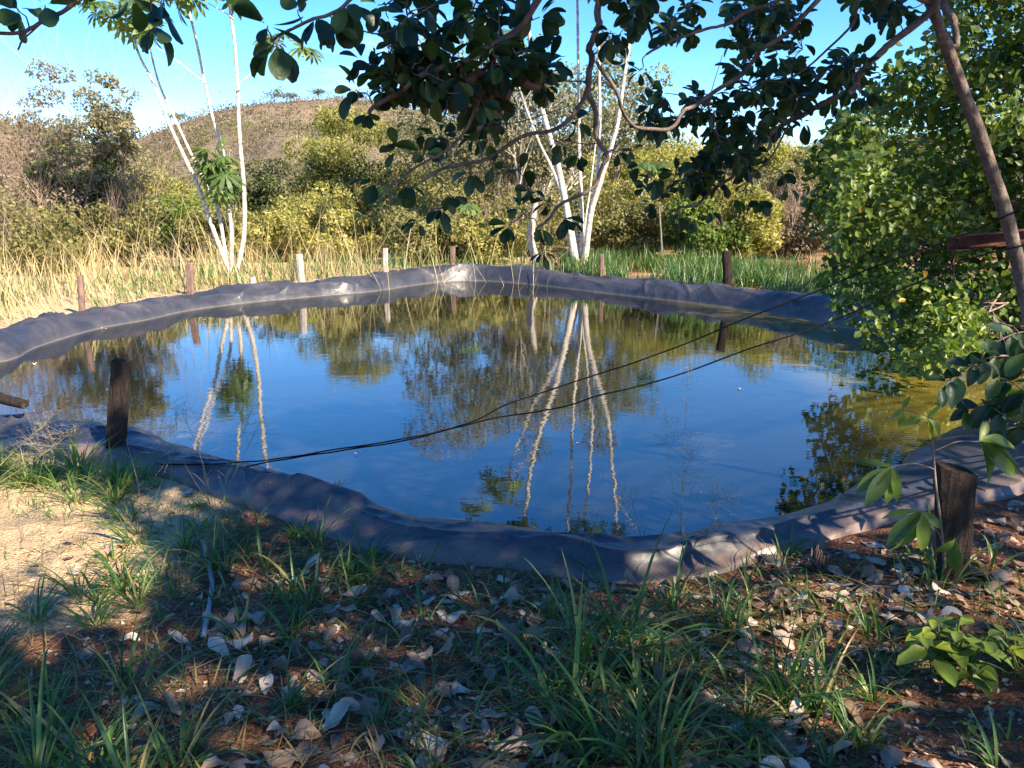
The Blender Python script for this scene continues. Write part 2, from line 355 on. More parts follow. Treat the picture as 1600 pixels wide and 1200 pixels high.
loop += [np.array(p) for p in ((-6.9, 8.4), (-7.3, 7.2), (-6.6, 6.1), (-5.4, 5.75))]
LOOP = catmull(loop, 8, True)
_seg = np.roll(LOOP, -1, 0) - LOOP; _sl = np.linalg.norm(_seg, axis=1); ARC = np.concatenate([[0], np.cumsum(_sl)]); TOT = ARC[-1]
def sdist(x, y):                               # signed distance to the waterline (+ outside) and arc length along it
    sh = np.shape(x); x = np.ravel(x).astype(float); y = np.ravel(y).astype(float)
    D = np.full(x.shape, 1e9); T = np.zeros(x.shape)
    for i in range(len(LOOP)):
        a = LOOP[i]; s = _seg[i]; t = np.clip(((x - a[0]) * s[0] + (y - a[1]) * s[1]) / (_sl[i] ** 2 + 1e-12), 0, 1)
        d = np.hypot(x - a[0] - t * s[0], y - a[1] - t * s[1]); k = d < D; D[k] = d[k]; T[k] = ARC[i] + t[k] * _sl[i]
    ins = inpoly(x, y, LOOP); D[ins] *= -1
    return D.reshape(sh), T.reshape(sh)
def crest(x, y, arc):
    far = sst(6, 12, y)
    return (.175 + .045 * far - .035 * sst(-2, -5, x) * far) + .05 * noise(arc * .55, 3.3) + .03 * noise(arc * 1.7, 9.1) * (.4 + far) + .10 * np.exp(-((x + 1.4) / 1.6) ** 2) * sst(13, 15, y) + .06 * sst(3, 5, x) * far
def wout(x, y):                                # how far the sheet reaches out over the bank
    return .53 + .40 * sst(-2.0, -3.6, x) * sst(7, 6, y) + .34 * sst(1.5, 2.7, x) * sst(8, 6, y) + .18 * sst(7, 10, y)
def outer(x, y):                               # ground level away from the bank
    base = .10 + .14 * sst(3.6, 1.2, y) + .10 * sst(9, 15, y) + .0035 * np.clip(y - 16, 0, 60)
    base = base + .12 * sst(3.0, 6, x) * sst(8, 3, y) + .05 * sst(-1.5, -4, x) * sst(7, 4, y)
    base = base + .11 * sst(1.0, 2.0, x) * sst(5, 3.6, y) * (1 - sst(3.0, 6, x))
    base = base + .09 * np.exp(-(((x - 1.9) / .8) ** 2 + ((y - 1.75) / .35) ** 2))
    return base
def bank(x, y, d=None, arc=None):
    if d is None: d, arc = sdist(x, y)
    hc = crest(x, y, arc); g = outer(x, y)
    inn = np.maximum(-1.4, d * 1.1)
    up = hc * np.sin(np.clip(d / .30, 0, 1) * math.pi / 2) ** .85
    dn = g + (hc - g) * (1 - sst(.28, wout(x, y), d))
    return np.where(d < 0, inn, np.where(d < .30, up, dn))
def relief(x, y):                              # lumps in the soil
    near = sst(14, 5, y)
    return .018 * fbm(x * 1.4, y * 1.4, 0, 5, 4) + .010 * near * fbm(x * 7, y * 7, 0, 11, 3) + .006 * near * noise(x * 26, y * 26, 0, 14)
def ground(x, y, d=None, arc=None):
    if d is None: d, arc = sdist(x, y)
    z = bank(x, y, d, arc) + relief(x, y) * sst(.4, .9, d)
    wo = wout(x, y); return z - .05 * sst(wo + .02, wo - .12, d)
def _axis(lo, hi, dn, far, n):
    core = np.arange(lo, hi, dn); g = np.geomspace(dn, far, n)
    return np.concatenate([lo - np.cumsum(g)[::-1], core, hi + np.cumsum(g)])
gx = _axis(-7.6, 7.4, .05, 260, 46)
gy = np.concatenate([np.arange(-.5, 2.0, .1), np.arange(2.0, 5.0, .035), np.arange(5.0, 20, .07), 20 + np.cumsum(np.geomspace(.09, 260, 48))])
gy = np.concatenate([gy[0] - np.cumsum(np.geomspace(.15, 200, 20))[::-1], gy])
GX, GY = np.meshgrid(gx, gy); GD = np.full(GX.shape, 50.); GA = np.zeros(GX.shape)
core = (np.abs(GX) < 12) & (GY > -3) & (GY < 24); GD[core], GA[core] = sdist(GX[core], GY[core])
GZ = ground(GX, GY, GD, GA) + np.where(GY > 24, .3 * fbm(GX * .05, GY * .05, 0, 40, 3) * sst(24, 60, GY), 0)
gf = lambda a, b: (np.arange(a - 1)[:, None] * b + np.arange(b - 1)[None])
def gridfaces(a, b): q = gf(a, b).ravel(); return np.stack([q, q + 1, q + b + 1, q + b], -1)
_b = Buf(); pale = sst(-.9, -2.2, GX) * sst(2.4, 3.0, GY) * sst(7, 5, GY) + .75 * np.maximum(sst(12.5, 14, GY), sst(-4.2, -5.2, GX) * sst(7, 8, GY)) * (.55 + .45 * sst(3, -1, GX))
_b.add(np.stack([GX, GY, GZ], -1), gridfaces(*GX.shape), pale.ravel())
tag(_b.obj('ground', M['soil']), 'red soil bank around the pond, pale and sandy on the left', kind='structure')
from bisect import bisect_left
def gz(x, y):                                  # exact height of the ground sheet
    x = np.asarray(x, float); y = np.asarray(y, float)
    i = np.clip(np.searchsorted(gx, x) - 1, 0, len(gx) - 2); j = np.clip(np.searchsorted(gy, y) - 1, 0, len(gy) - 2)
    u = (x - gx[i]) / (gx[i + 1] - gx[i]); v = (y - gy[j]) / (gy[j + 1] - gy[j])
    return (GZ[j, i] * (1 - u) + GZ[j, i + 1] * u) * (1 - v) + (GZ[j + 1, i] * (1 - u) + GZ[j + 1, i + 1] * u) * v
# water sheet
_b = Buf(); W_ = LOOP + .12 * norm(LOOP - LOOP.mean(0)); n = len(W_)
_b.add(np.vstack([np.c_[W_, np.zeros(n)], [[*LOOP.mean(0), 0]]]), np.stack([np.full(n, n), np.arange(n), (np.arange(n) + 1) % n], -1))
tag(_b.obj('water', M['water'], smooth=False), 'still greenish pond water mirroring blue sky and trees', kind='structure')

# ------------------------------------------------------------------ liner draped over the bank
NA = 1500; aa = np.linspace(0, TOT, NA, endpoint=False)
px_ = np.interp(aa, ARC, np.append(LOOP[:, 0], LOOP[0, 0])); py_ = np.interp(aa, ARC, np.append(LOOP[:, 1], LOOP[0, 1]))
k_ = np.ones(25) / 25
sm = lambda q: np.convolve(np.concatenate([q[-12:], q, q[:12]]), k_, 'valid')
tx = np.gradient(sm(px_)); ty = np.gradient(sm(py_)); nx, ny = ty, -tx; ll = np.hypot(nx, ny); nx /= ll; ny /= ll
if inpoly(np.array([px_[0] + .1 * nx[0]]), np.array([py_[0] + .1 * ny[0]]), LOOP)[0]: nx, ny = -nx, -ny
ds = np.concatenate([np.linspace(-.5, -.02, 6), np.linspace(0, .96, 44), [1.0]])
AA, DD = np.meshgrid(aa, ds, indexing='ij')
edge = 1 + .13 * noise(AA * .9, 1.5, 0, 3) + .05 * noise(AA * 4, 2.5, 0, 4)
WO = wout(px_, py_)[:, None]; De = np.where(DD > 0, DD * WO * (1 + (edge - 1) * DD), DD)
LX = px_[:, None] + nx[:, None] * De; LY = py_[:, None] + ny[:, None] * De
LD, LA = sdist(LX, LY)
LZ = bank(LX, LY, LD, LA)
farf = sst(6, 11, LY)
wr = lambda u, v, s: (1 - np.abs(noise(u, v, 0, s))) ** 9
amp = sst(-.02, .12, DD) * (1 - .75 * sst(.7, .98, DD))
wq = .35 * noise(AA * .7, DD * 1.5, 0, 19)
wk = .055 * wr(AA * .85 + DD * .9 + wq, DD * .7 + 5, 21) + .042 * wr(AA * 1.9 - DD * 1.8 + wq, DD * .9, 22) * (noise(AA * .6, 1.1, 0, 27) > -.2) + .016 * wr(AA * 4.5 + DD * 3, DD * 1.2, 23)
wk += .020 * wr(AA * .45, DD * 2.2 + 2 * noise(AA * .5, 0, 0, 8), 24) + .016 * (noise(AA * .8, DD * 1.1, 0, 25) + .6)
LZ = LZ + .008 + amp * wk * (.75 + .7 * farf)
# side-to-side gathers where the sheet was bunched up
pinch = .035 * noise(AA * 3.1, DD * 2.5, 0, 31) * amp; LX = LX + nx[:, None] * pinch; LY = LY + ny[:, None] * pinch
# the doubled hem lying across the near bank
def hem(p0, p1, p2, hgt, wid):
    global LZ
    P = catmull([p0, p1, p2], 14)[:, :2]; D = np.full(LX.shape, 9.); side = np.zeros(LX.shape)
    for a, b in zip(P[:-1], P[1:]):
        s = b - a; t = np.clip(((LX - a[0]) * s[0] + (LY - a[1]) * s[1]) / (s @ s), 0, 1)
        qx, qy = LX - a[0] - t * s[0], LY - a[1] - t * s[1]; d = np.hypot(qx, qy); k = d < D; D[k] = d[k]; side[k] = np.sign(s[0] * qy - s[1] * qx)[k]
    LZ = LZ + hgt * np.exp(-(D / (wid * np.where(side > 0, .35, 1.25))) ** 2) * sst(.0, .1, DD)
hem(atz(385, 775, .2), atz(405, 742, .25), atz(560, 768, .25), .055, .07)
hem(atz(620, 850, .15), atz(720, 835, .22), atz(900, 842, .22), .035, .08)
hem(atz(60, 700, .15), atz(180, 690, .22), atz(300, 705, .25), .03, .07)
hem(atz(1080, 855, .15), atz(1200, 835, .22), atz(1330, 850, .15), .03, .07)
hem(atz(775, 432, .3), atz(800, 425, .3), atz(850, 432, .3), .08, .2)
LZ[:, -1] -= .07; LZ[:, -2] = np.minimum(LZ[:, -2], gz(LX[:, -2], LY[:, -2]) + .012); LZ[:, -1] = np.minimum(LZ[:, -1], gz(LX[:, -1], LY[:, -1]) - .02)
for c in range(6, LZ.shape[1] - 1): LZ[:, c] = np.maximum(LZ[:, c], gz(LX[:, c], LY[:, c]) + .010)
dirt = sst(.6, 1.0, DD) * .72 + .06
ii, jj = np.meshgrid(np.arange(NA), np.arange(len(ds) - 1), indexing='ij'); i2 = (ii + 1) % NA; w_ = len(ds)
_b = Buf(); _b.add(np.stack([LX, LY, LZ], -1), np.stack([ii * w_ + jj, i2 * w_ + jj, i2 * w_ + jj + 1, ii * w_ + jj + 1], -1).reshape(-1, 4)[:, ::-1], dirt.ravel())
_b.add(np.zeros((0, 3)), np.zeros((0, 4)))
tag(_b.obj('pond_liner', M['liner']), 'black plastic sheet lining the pond, rolled and creased over its bank', 'pond liner')
# ------------------------------------------------------------------ hills
prof = [(-900, 170), (-300, 165), (-100, 172), (0, 186), (60, 193), (120, 214), (170, 224), (230, 207), (270, 190), (340, 168), (400, 158), (460, 153), (520, 148), (570, 152), (640, 165), (720, 185), (850, 203), (1000, 226), (1150, 242), (1250, 228), (1400, 212), (1700, 205), (2600, 200)]
_az = []; _te = []
for x, y in prof:
    d = ray(x, y); _az.append(math.atan2(d[0], d[1])); _te.append(d[2] / math.hypot(d[0], d[1]))
def hillz(az, r):
    rc = 330 + 60 * np.sin(az * 3.1 + 1); top = 1.8 + np.interp(az, _az, _te) * rc
    s = (r - 55) / (rc - 55); up = np.clip(s, 0, 1); up = up ** 1.15 * (1 - .18 * np.sin(math.pi * up))
    z = .25 + (top - 1.5) * up + 7 * fbm(r * .012 + az * 2, az * 9, 0, 60, 4) * np.sin(math.pi * np.clip(s, 0, 1)) * sst(0, .3, s)
    return np.where(s > 1, z - 30 * (s - 1) ** 2 * 6, z)
az = np.linspace(-1.5, 1.5, 330); rr = np.concatenate([np.linspace(48, 460, 150), [520, 600, 700]])
AZ, RR = np.meshgrid(az, rr); Z_ = hillz(AZ, RR); Z_ = np.where(RR < 56, -.6, Z_)
b = Buf(); b.add(np.stack([np.sin(AZ) * RR, np.cos(AZ) * RR, Z_], -1), gridfaces(*AZ.shape))
tag(b.obj('hill', M['hill']), 'low hill covered in dry leafless scrub behind the pond', kind='structure')
def tufts(buf, P, n, sz, rad, tone, flatz=.7):
    k = len(P); Q = np.repeat(P, n, 0) + rng.normal(size=(k * n, 3)) * np.repeat(rad, n)[:, None] * np.array([1, 1, flatz])
    Nn = rdir(k * n) + np.array([0, -.2, .5]); X, Y, Z = axes(rdir(k * n), Nn)
    scatter(buf, T_SMALL, Q, X, Y, Z, np.repeat(sz, n) * rng.uniform(.6, 1.3, k * n), np.clip(np.repeat(tone, n) + rng.normal(0, .12, k * n), 0, 1))
n = 9500; a_ = rng.uniform(-.72, .72, n); r_ = 52 + (345) * rng.uniform(0, 1, n) ** .8
z_ = hillz(a_, r_); P = np.stack([np.sin(a_) * r_, np.cos(a_) * r_, z_ + .7], -1)
g_ = fbm(P[:, 0] * .018, P[:, 1] * .018, 0, 71, 3) - .75 * (z_ / 42 - .38)
green = g_ + rng.normal(0, .1, n) > -.04
for sel, nm, mt, lb, ln in ((~green, 'dry_scrub', 'dry_leaf', 'brown leafless scrub covering the far hillside', 26), (green, 'green_scrub', 'bush_olive', 'olive green patches of scrub on the far hillside', 30)):
    b = Buf(); Q = P[sel]; Q = Q - np.c_[np.zeros((len(Q), 2)), np.full(len(Q), .5)]; k = len(Q); tone = np.clip(.42 + .35 * noise(Q[:, 0] * .06, Q[:, 1] * .06, 0, 77) + rng.normal(0, .2, k), 0, 1)
    far = np.hypot(Q[:, 0], Q[:, 1]) / 200
    tufts(b, Q, ln, .55 * np.clip(far, .5, 1.4) * np.ones(k), rng.uniform(.5, 1.9, k) * np.clip(far, .6, 1.5), tone if nm == 'dry_scrub' else tone * .55)
    if nm == 'dry_scrub':
        q = Q[rng.random(k) < .8]; segs(b, q - [0, 0, .7], q + np.c_[rng.normal(0, .7, (len(q), 2)), rng.uniform(.6, 2.4, len(q))], .10, .04, 3, .9)
    tag(b.obj(nm, M[mt], smooth=False), lb, kind='stuff')
# lone trees on the skyline
for i, (x, y, s_) in enumerate(((428, 152, 4.2), (452, 150, 2.8), (497, 146, 3.6), (275, 184, 3.2), (182, 221, 3.0), (560, 150, 3.0))):
    d = ray(x, y); aZ = math.atan2(d[0], d[1]); rc = 330 + 60 * math.sin(aZ * 3.1 + 1); rc -= 4
    base = np.array([math.sin(aZ) * rc, math.cos(aZ) * rc, float(hillz(np.array(aZ), np.array(rc)))])
    lb = ['widest flat topped tree on the hill skyline', 'small tree just right of the widest skyline tree', 'rounded tree near the top of the hill', 'small tree on the left slope of the hill skyline between white stems', 'small tree at the low saddle of the skyline beside the tall twiggy bush', 'low tree on the summit right beside the hanging leaves'][i]
    t = empty('hill_tree', base, lb, 'tree', 'trees on the hill skyline')
    b = Buf(); tube(b, base + np.array([[0, 0, -.5], [.2, 0, s_ * .5], [0, .1, s_ * .9]]), [.25, .2, .1], 5); local(b, t).obj('trunk', M['grey_bark'], t)
    b = Buf(); q = base + np.c_[rng.normal(0, s_ * .55, (14, 2)), rng.normal(s_ * .95, s_ * .13, 14)]
    tufts(b, q, 26, .7 * np.ones(14), np.full(14, s_ * .25), rng.uniform(.1, .5, 14), .5); local(b, t).obj('crown', M['bush_olive'], t, False)

# ------------------------------------------------------------------ branching
def grow(start, dirn, length, r, depth, spread=.6, up=.15, kids=3, out=None, tips=None, wob=.25, shrink=.68):
    if out is None: out = []; tips = []
    p = np.array(start, float); d = np.array(dirn, float) / np.linalg.norm(dirn); n = 4 if depth > 1 else 3
    pts = [p]
    for i in range(n):
        d = d + rng.normal(0, wob, 3) * .5 + np.array([0, 0, up * .3]); d /= np.linalg.norm(d); q = p + d * length / n
        out.append((p, q, r * (1 - .5 * i / n), r * (1 - .5 * (i + 1) / n))); p = q; pts.append(p)
    if depth == 0: tips.append(p); return out, tips
    for j in range(kids):
        at = pts[rng.integers(1, n + 1)] if j else p
        ax = rng.normal(size=3); nd = d + spread * (ax - d * (ax @ d)) / max(1e-6, np.linalg.norm(ax)) * rng.uniform(.7, 1.4) + np.array([0, 0, up])
        grow(at, nd, length * shrink * rng.uniform(.8, 1.15), r * .55, depth - 1, spread, up, kids, out, tips, wob, shrink)
    return out, tips
def segbuf(buf, out, k=3, a=.5):
    segs(buf, [o[0] for o in out], [o[1] for o in out], np.array([o[2] for o in out]), np.array([o[3] for o in out]), k, a)
def bush(px, ytop, Y, hw, mat, label, n=3500, ls=.085, name='bush', cat='bush', group=None, fill=1.0, low=.12, clumps=26, stemmat='grey_bark', twiggy=0, stems=5, tpl=T_SMALL, depth_r=.9, dark=None, crad=.30):
    top = aty(px, ytop, Y); x0 = top[0]; base = np.array([x0, Y, float(gz(x0, Y)) - .02]); h = top[2] - base[2]; rx = hw / FPX * Y * 1.34; n = int(n * 1.85); ls = ls * 1.28; clumps = int(clumps * 1.25)
    t = empty(name, base, label, cat, group)
    b = Buf(); out = []; tips = []
    for s in range(stems):
        an = rng.uniform(0, 2 * math.pi); d = np.array([math.cos(an) * rx / h * .8, math.sin(an) * .5, 1.0])
        grow(base + [.12 * math.cos(an), .12 * math.sin(an), 0], d, h * .33, .015 + .008 * h, 3, .75, .12, 3, out, tips)
    segbuf(b, out, 4)
    if len(out): local(b, t).obj('trunk' if cat == 'tree' else 'stem', M[stemmat], t)
    # clumps in an uneven ellipsoid
    c = rdir(clumps); c[:, 2] = c[:, 2] * .5 + .5
    rad = rng.uniform(.45, .92, clumps)[:, None]; cc = base + c * rad * np.array([rx, rx * depth_r, 0]); cc[:, 2] = base[2] + h * (low + (.96 - low) * np.clip(c[:, 2] * rad[:, 0] * 1.22 + rng.uniform(-.1, .1, clumps), 0, 1))
    cr = rng.uniform(.7, 1.3, clumps) * crad * min(rx, h * .8) ; ct = rng.uniform(-.22, .22, clumps)
    k = rng.choice(clumps, n, p=cr ** 2 / (cr ** 2).sum()); dd = rdir(n); rr_ = rng.uniform(.55, 1.12, n) ** .6
    Pp = cc[k] + dd * (cr[k] * rr_)[:, None] * np.array([1, 1, .75]); Pp[:, 2] = np.maximum(Pp[:, 2], base[2] + .05)
    Nn = dd * .9 + rng.normal(0, .55, (n, 3)) + np.array([0, 0, .25]); X, Yv, Z = axes(rdir(n) + np.array([0, 0, -.3]), Nn)
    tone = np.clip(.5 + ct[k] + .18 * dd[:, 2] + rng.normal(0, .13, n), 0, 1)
    keep = rng.random(n) < fill
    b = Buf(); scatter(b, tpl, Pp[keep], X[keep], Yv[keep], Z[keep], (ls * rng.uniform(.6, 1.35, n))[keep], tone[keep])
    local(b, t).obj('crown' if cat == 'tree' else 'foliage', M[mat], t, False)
    if twiggy:
        b = Buf(); out = []; tips = []
        for s in range(twiggy):
            an = rng.uniform(0, 2 * math.pi); q = base + np.array([math.cos(an) * rx * .7 * rng.random(), math.sin(an) * .5 * rx * rng.random(), 0])
            grow(q, [rng.normal(0, .35), rng.normal(0, .3), 1], h * .5, .016, 3, .5, .25, 3, out, tips, .2, .72)
        segbuf(b, out, 3); local(b, t).obj('twigs', M['dry_twig'], t)['kind'] = 'stuff'
    return t
G = 'shrubs along the far side of the pond'
# px, ytop, Y, half-width px, material, label, options
bush(105, 100, 21, 88, 'bush_grey', 'tallest twiggy shrub on the left with thin purplish grey upper leaves', 7000, .07, 'tall_shrub', fill=.85, clumps=60, twiggy=9, low=.2, group=None, crad=.15, depth_r=.7)
bush(100, 205, 20.4, 48, 'bush_green', 'dark leafy bush at the foot of the tallest twiggy shrub', 3600, .10, group=G, clumps=34, low=.05)
bush(170, 118, 20.6, 34, 'bush_grey', 'narrow side crown leaning right from the tallest twiggy shrub', 1500, .09, group=G, clumps=16, low=.55, twiggy=2, crad=.3)
bush(20, 205, 19, 70, 'dry_leaf', 'pinkish leafless shrub at the left edge of the photo', 1500, .07, group=G, twiggy=16, stems=3, fill=.8)
bush(-40, 150, 24, 60, 'dry_leaf', 'tall bare pinkish shrub half cut by the left edge', 900, .07, group=G, twiggy=14, stems=3)
bush(30, 300, 17.5, 75, 'bush_olive', 'low olive bush in dry grass at the left edge', 2600, .08, group=G, twiggy=3)
bush(195, 305, 19.5, 46, 'bush_olive', 'low olive bush between the tall twiggy shrub and the white stems', 2600, .08, group=G, twiggy=3)
bush(235, 270, 26, 60, 'bush_yellow', 'yellow green bush with a pointed top left of the white stems', 5200, .085, group=G, clumps=40)
bush(290, 300, 24, 60, 'bush_green', 'broad green bush directly behind the left white stems', 5500, .085, group=G, clumps=40)
bush(345, 330, 22.5, 48, 'bush_olive', 'low olive bush at the foot of the left white stemmed tree', 3800, .08, group=G)
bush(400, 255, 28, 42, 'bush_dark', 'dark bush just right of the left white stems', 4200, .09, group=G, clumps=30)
bush(430, 330, 21, 46, 'bush_yellow', 'low yellow bush behind the post with two tones', 3800, .08, group=G)
bush(478, 300, 24, 56, 'bush_yellow', 'bright yellow bush below the dark round tree', 6000, .085, group=G, clumps=44)
bush(560, 178, 30, 78, 'bush_yellow', 'round tree with yellow green top and dark hollows on its left', 11000, .10, 'leafy_tree', 'tree', clumps=46, low=.1, crad=.24)
bush(535, 245, 29, 50, 'bush_dark', 'dark leaf mass painting the shaded hollows of the round yellow green tree', 5200, .10, 'leafy_tree', 'tree', clumps=30, low=.05)  # dark leaf colour paints the shaded side of the round tree
bush(545, 335, 21.5, 50, 'bush_yellow', 'yellow bush behind the white fence post', 4200, .08, group=G)
bush(610, 305, 23, 52, 'bush_olive', 'olive bush right of the round yellow green tree', 4800, .085, group=G, clumps=36)
bush(660, 325, 20.5, 50, 'bush_olive', 'low olive bush right of the white fence post', 3000, .08, group=G, twiggy=3)
bush(655, 215, 30, 66, 'bush_olive', 'tall olive bush behind the hanging leaves left of centre', 5500, .1, group=G, clumps=36)
bush(735, 270, 25, 58, 'bush_olive', 'grey green shrub full of twigs left of the middle white stems', 5000, .085, group=G, twiggy=7)
bush(700, 350, 21, 40, 'bush_green', 'green low bush behind the brown fence post in the middle', 3200, .085, group=G)
bush(770, 325, 20.5, 48, 'bush_yellow', 'pale yellow low bush just left of the middle white trunk', 3000, .075, group=G, twiggy=3)
bush(830, 300, 23, 46, 'bush_olive', 'twiggy olive shrub behind the leaning pale trunk', 3000, .075, group=G, twiggy=9)
bush(815, 42, 26, 165, 'bush_grey', 'tall thin crowned tree rising behind the middle white stems', 11500, .105, 'sparse_tree', 'tree', clumps=70, low=.38, crad=.14, fill=.8, stems=6, stemmat='white_bark', depth_r=.6)
bush(985, 80, 29, 85, 'bush_olive', 'thin olive tree right of the middle white stems against the sky', 4800, .11, 'sparse_tree', 'tree', clumps=34, low=.35, crad=.2, fill=.8, stems=4, stemmat='white_bark')
bush(960, 245, 24, 50, 'bush_yellow', 'yellow green bush just right of the middle white stems', 4600, .085, group=G, clumps=34)
bush(1000, 300, 22, 50, 'bush_olive', 'olive bush behind the thin brown post right of the white trunk', 4000, .085, group=G)
bush(1050, 235, 26, 56, 'bush_yellow', 'pale green bush behind the thin dark pole', 5000, .085, group=G, clumps=34)
bush(1105, 320, 20.5, 44, 'bush_green', 'green shrub with hanging leaves behind the shaded post', 3600, .10, group=G, twiggy=3)
bush(1105, 225, 28, 55, 'bush_olive', 'tall olive bush under the arching branch', 5200, .09, group=G, clumps=36)
bush(1165, 280, 21, 48, 'bush_yellow', 'yellow dappled bush right of the shaded post', 4200, .085, group=G, twiggy=4)
bush(1190, 205, 27, 60, 'bush_yellow', 'tall pale yellow bush left of the big leafy tree', 7000, .09, group=G, clumps=44)
bush(1240, 290, 22, 48, 'dry_leaf', 'reddish brown dry shrub beside the big leafy tree', 4400, .08, group=G, twiggy=8)
bush(1275, 230, 24, 55, 'bush_olive', 'olive bush partly behind the left edge of the big leafy tree', 5200, .09, group=G)
bush(1390, 175, 26, 100, 'bush_green', 'wide green bush seen through gaps above the big leafy tree', 6500, .1, group=G, clumps=40)
bush(1560, 150, 24, 110, 'bush_green', 'wide green bush behind the right of the big leafy tree', 6500, .1, group=G, clumps=40)

# a continuous belt of undergrowth behind, so that no bare earth shows through
b = Buf(); n = 3400; x_ = rng.uniform(-32, 32, n); y_ = rng.uniform(27, 62, n); z_ = np.where(np.hypot(x_, y_) > 56, hillz(np.arctan2(x_, y_), np.hypot(x_, y_)), gz(x_, y_))
keep = np.abs(x_) < y_ * .8
P = np.c_[x_, y_, z_ + rng.uniform(.3, 1.8, n)][keep]; tn = np.clip(.45 + .35 * noise(P[:, 0] * .25, P[:, 1] * .25, 0, 91), 0, 1)
tufts(b, P, 42, np.full(len(P), .16), rng.uniform(.4, .8, len(P)), tn, .8)
tag(b.obj('undergrowth', M['bush_olive'], smooth=False), 'olive undergrowth filling the ground behind the shrubs', kind='stuff')

# ------------------------------------------------------------------ white stemmed trees with umbrella leaves
def palmate(lobes=9, droop=.45):
    V = []; F = []
    V += [(-.008, -.9, .3), (.008, -.9, .3), (.008, 0, 0), (-.008, 0, 0)]; F += [(0, 1, 2), (0, 2, 3)]
    for i in range(lobes):
        a = math.radians(-140 + 280 * i / (lobes - 1)); L_ = 1 - .25 * abs(i - (lobes - 1) / 2) / lobes
        dx, dy = math.sin(a), math.cos(a); ox, oy = dy, -dx; b_ = len(V)
        for t, wd in ((.05, .02), (.45, .10), (.75, .13), (1, .01)):
            for s in (-1, 1): V.append((dx * t * L_ + ox * wd * s, dy * t * L_ + oy * wd * s, -droop * t * t * L_))
        for r in range(3): q = b_ + 2 * r; F += [(q, q + 1, q + 3), (q, q + 3, q + 2)]
    return np.array(V), np.array(F)
T_PALM = palmate()
def umbrella(buf, c, n, rad, sc, tone=(.2, .8), down=.2):
    d = rdir(n); d[:, 2] = d[:, 2] * .6 - down + .15; d = norm(d); P = c + d * rad * rng.uniform(.35, 1, n)[:, None]
    N = norm(d * .6 + np.array([0, -.35, .9]) + rng.normal(0, .25, (n, 3))); X, Y, Z = axes(d + np.array([0, 0, -.4]), N)
    scatter(buf, T_PALM, P, X, Y, Z, sc * rng.uniform(.7, 1.2, n), rng.uniform(*tone, n))
def white_tree(Y, base_px, stems, leaves, label, twigs=(), rough=.05):
    bz = aty(*base_px, Y); base = np.array([bz[0], Y, float(gz(bz[0], Y)) - .05]); t = empty('white_stemmed_tree', base, label, 'tree')
    for k, (pts, r0, r1, dy) in enumerate(stems):
        P = [base + [0, dy * .1, 0]] + [aty(x, y, Y + dy * min(1, (base_px[1] - y) / 200)) for x, y in pts]
        P = catmull(P, 6); b = Buf(); tube(b, P, np.linspace(r0, r1, len(P)) * .74, 9, .5, rough)
        # shaded segments are painted as dark bands in the bark; knobs where side shoots broke off
        local(b, t).obj('stem', M['white_bark'], t)
    for k, (pts, r) in enumerate(twigs):
        P = catmull([aty(x, y, Y) for x, y in pts], 5); b = Buf(); tube(b, P, np.linspace(r, r * .6, len(P)), 6); local(b, t).obj('branch', M['white_bark'], t)
    for (x, y, n, rad, sc) in leaves:
        b = Buf(); umbrella(b, aty(x, y, Y), n, rad, sc); local(b, t).obj('leaf_cluster', M['palm_leaf'], t, False)
    return t
white_tree(16.8, (365, 432), [
    ([(353, 410), (330, 350), (309, 290), (267, 200), (241, 133), (215, 80), (203, 30)], .075, .03, .5),
    ([(355, 410), (345, 350), (333, 310), (304, 252), (273, 185), (252, 140), (240, 100), (230, 50)], .06, .025, 1.2),
    ([(362, 405), (362, 364), (357, 315), (350, 245), (332, 182), (320, 130), (308, 70), (294, 10), (288, -40)], .065, .03, .9),
    ([(372, 414), (381, 367), (381, 297), (374, 210), (371, 133), (366, 63), (359, 7), (357, -50)], .075, .035, .2)],
    [(336, 255, 22, .45, .34), (352, 285, 7, .26, .26), (342, 303, 5, .2, .26), (318, 258, 5, .24, .26), (200, 22, 15, .6, .30), (160, 12, 13, .55, .30), (236, 45, 7, .3, .28), (478, 78, 5, .25, .26), (432, 62, 6, .3, .26), (288, -30, 14, .6, .34), (357, -40, 14, .6, .34), (250, -20, 10, .6, .3)],
    'white four stemmed tree growing behind the left bank with a leaf tuft halfway up',
    [([(320, 130), (283, 100), (243, 72)], .018), ([(372, 133), (400, 108), (424, 78), (440, 66)], .018), ([(366, 30), (352, 20), (325, 5)], .014)])
white_tree(18.2, (906, 428), [
    ([(898, 402), (891, 360), (882, 308), (870, 252), (858, 210), (842, 150), (830, 80), (822, 0), (818, -60)], .14, .04, .4),
    ([(904, 400), (896, 350), (880, 308), (862, 262), (844, 226), (826, 180), (806, 120), (790, 60)], .07, .03, 1.4),
    ([(908, 395), (910, 350), (907, 280), (905, 224), (904, 150), (903, 60), (902, -20), (901, -80)], .07, .035, 1.0),
    ([(914, 410), (921, 350), (930, 300), (936, 240), (937, 175), (935, 60), (930, -40)], .09, .035, .3),
    ([(914, 405), (922, 340), (933, 300), (947, 255), (964, 196), (974, 130), (985, 52), (993, -20), (1000, -60)], .11, .035, 0),
    ([(912, 400), (915, 345), (922, 297), (928, 245), (934, 200)], .04, .02, 1.3)],
    [(790, 52, 12, .5, .32), (818, -60, 14, .6, .34), (901, -90, 16, .7, .34), (935, -50, 12, .6, .34), (1000, -65, 14, .6, .34), (765, 75, 9, .4, .3), (1022, 262, 6, .3, .3), (735, 320, 3, .2, .3), (740, 20, 8, .4, .3), (955, -70, 12, .6, .34), (864, -70, 12, .6, .34)],
    'white many stemmed tree standing behind the far corner of the pond', [([(842, 150), (815, 110), (765, 80)], .02), ([(985, 52), (1010, 10), (1030, -20)], .02)])
